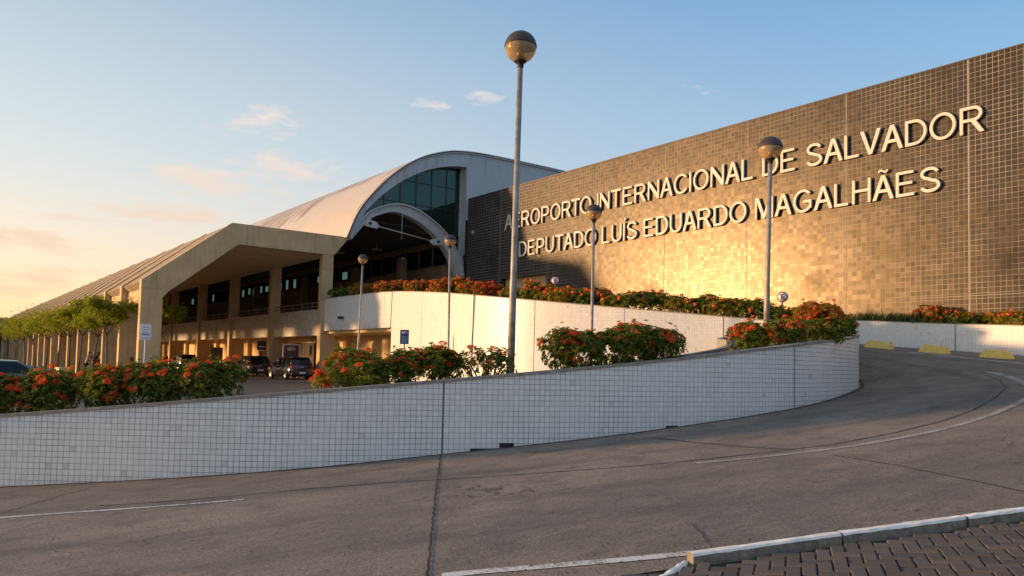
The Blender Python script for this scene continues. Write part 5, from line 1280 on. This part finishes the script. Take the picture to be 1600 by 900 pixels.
# ------------------------------------------------------------------ people waiting by the fins
def skin_mesh(name, joints, edges, mat, parent, sub_=2, root_i=0):
    me = bpy.data.meshes.new(name); me.from_pydata([j[0] for j in joints], edges, []); o = bpy.data.objects.new(name, me); COL.objects.link(o)
    sk = o.modifiers.new('skin', 'SKIN'); sk.use_smooth_shade = True; lay = me.skin_vertices[0].data
    for i, j in enumerate(joints): lay[i].radius = (j[1], j[2] if len(j) > 2 else j[1]); lay[i].use_root = (i == root_i)
    ss = o.modifiers.new('sub', 'SUBSURF'); ss.levels = sub_; ss.render_levels = sub_
    dg = bpy.context.evaluated_depsgraph_get(); dg.update(); nm = bpy.data.meshes.new_from_object(o.evaluated_get(dg)); bpy.data.objects.remove(o); bpy.data.meshes.remove(me)
    nm.name = name; nm.materials.clear(); nm.materials.append(mat)
    for p in nm.polygons: p.use_smooth = True
    return link_mesh(name, nm, parent)
def person(label, x, y, z, rz, shirt, trousers, H_=1.7, arms=(0.15, .15, 20), lean=0., group='people waiting by the fins'):
    root = thing('person', label, 'person', (x, y, z), rz, group); k_ = H_/1.7; ln = lean
    def V(a, b, c): return (a*k_, (b-ln*max(0, c-.9))*k_, c*k_)
    le, re_, fb = arms
    J = [(V(0,0,.93), .12, .095), (V(0,0,1.12), .115, .085), (V(0,0,1.32), .15, .095), (V(0,0,1.43), .075, .065), (V(0,-.01,1.50), .05, .052), (V(0,-.02,1.585), .072, .085), (V(0,-.015,1.67), .062, .072),
         (V(.17,0,1.40), .055), (V(.21,.02-le*.2,1.14), .043), (V(.17,-le-.05,.98+le*.55), .032), (V(.16,-le*1.35-.07,.93+le*.8), .03), (V(-.17,0,1.40), .055), (V(-.21,.02-re_*.2,1.14), .043), (V(-.17,-re_-.05,.98+re_*.55), .032), (V(-.16,-re_*1.35-.07,.93+re_*.8), .03),
         (V(.09,0,.86), .085), (V(.10,-.02,.48), .058), (V(.10,.02,.09), .038), (V(.11,-.13,.035), .034), (V(-.09,0,.86), .085), (V(-.10,.0,.48), .058), (V(-.11,.03,.09), .038), (V(-.12,-.12,.035), .034)]
    Eg = [(0,1),(1,2),(2,3),(3,4),(4,5),(5,6),(2,7),(7,8),(8,9),(9,10),(2,11),(11,12),(12,13),(13,14),(0,15),(15,16),(16,17),(17,18),(0,19),(19,20),(20,21),(21,22)]
    skin_mesh('body', J, Eg, MT['skin'], root)
    g = 1.16
    def cl(idx, ed, name, mat):
        js = [(J[i][0], J[i][1]*g, (J[i][2] if len(J[i]) > 2 else J[i][1])*g) for i in idx]; mp = {a: b for b, a in enumerate(idx)}
        skin_mesh(name, js, [(mp[a], mp[b]) for a, b in ed], mat, root, 2)
    cl([0,1,2,7,8,11,12], [(0,1),(1,2),(2,7),(7,8),(2,11),(11,12)], 'shirt', shirt); cl([0,15,16,17,19,20,21], [(0,15),(15,16),(16,17),(0,19),(19,20),(20,21)], 'trousers', trousers)
    m = MB(); hd = Vector(J[6][0]); m.lathe([(.08*k_, -.05*k_), (.088*k_, .0), (.075*k_, .05*k_), (.04*k_, .08*k_), (0, .088*k_)], 14, hd+Vector((0, .012, -.005))); m.build('hair', MT['hair'], root)
    return root
cloth = lambda n_, c: plain(n_, c, .85, .12, 14)
grey, white, navy, dark, rust, denim = cloth('grey shirt cloth', (.34, .33, .32)), cloth('pale shirt cloth', (.5, .47, .43)), cloth('navy cloth', (.02, .025, .05)), cloth('black cloth', (.018, .017, .017)), cloth('brown cloth', (.12, .06, .04)), cloth('denim', (.06, .08, .13))
for (px, d_, rz, sh_, tr_, H_, ar, ln, lb) in (
    (135, 51.5, 70, white, dark, 1.66, (.25, .30, 0), .22, 'person in a pale shirt leaning forward, at the left of the waiting group'),
    (147, 54.5, 10, dark, navy, 1.72, (.1, .1, 0), 0, 'person in dark clothes second from the left, behind the leaning one'),
    (153, 55.5, -20, rust, dark, 1.66, (.1, .2, 0), 0, 'person in brown behind the thin tree trunk'),
    (161, 51.8, -60, grey, dark, 1.74, (.22, .30, 0), .08, 'person in a grey shirt with bent arm, tallest of the waiting group'),
    (170, 54.0, 20, navy, denim, 1.64, (.2, .1, 0), 0, 'person in a navy shirt before the second fin'),
    (176, 56.5, -10, rust, navy, 1.66, (.1, .1, 0), 0, 'person at the right end of the waiting group by a pale trunk')):
    c = at(px, 560, d_); person(lb, c.x, c.y, -.02, R(rz), sh_, tr_, H_, ar, ln)
c = at(208, 560, 47.0); person('person half hidden behind the first fin', c.x, c.y, -.02, R(40), rust, dark, 1.68)
c = at(259, 556, 60.0); person('person in dark clothes standing under the deck behind the first fin', c.x, c.y, .1, R(-60), dark, navy, 1.70, group='people under the deck')
# luggage trolley stand and bins farther down the footway
for px, d_, lb, col_, w_, h_ in ((112.5, 66, 'pale rounded litter bin between two fins', 'steel', .5, 1.0), (97, 77, 'dark litter bin with a lid far along the fins', 'black', .6, 1.3), (60, 92, 'pale slim bin at the far fins', 'white', .45, 1.25)):
    c = at(px, 565, d_); root = thing('litter_bin', lb, 'bin', (c.x, c.y, -.02)); m = MB(); m.lathe([(0, 0), (w_*.42, 0), (w_*.5, h_*.75), (w_*.46, h_*.8), (0, h_*.8)], 16); m.build('drum', MT[col_], root); m = MB(); m.lathe([(w_*.53, h_*.8), (w_*.5, h_*.86), (w_*.3, h_), (0, h_*1.02)], 16); m.build('lid', MT['black' if col_ == 'black' else 'steel'], root)
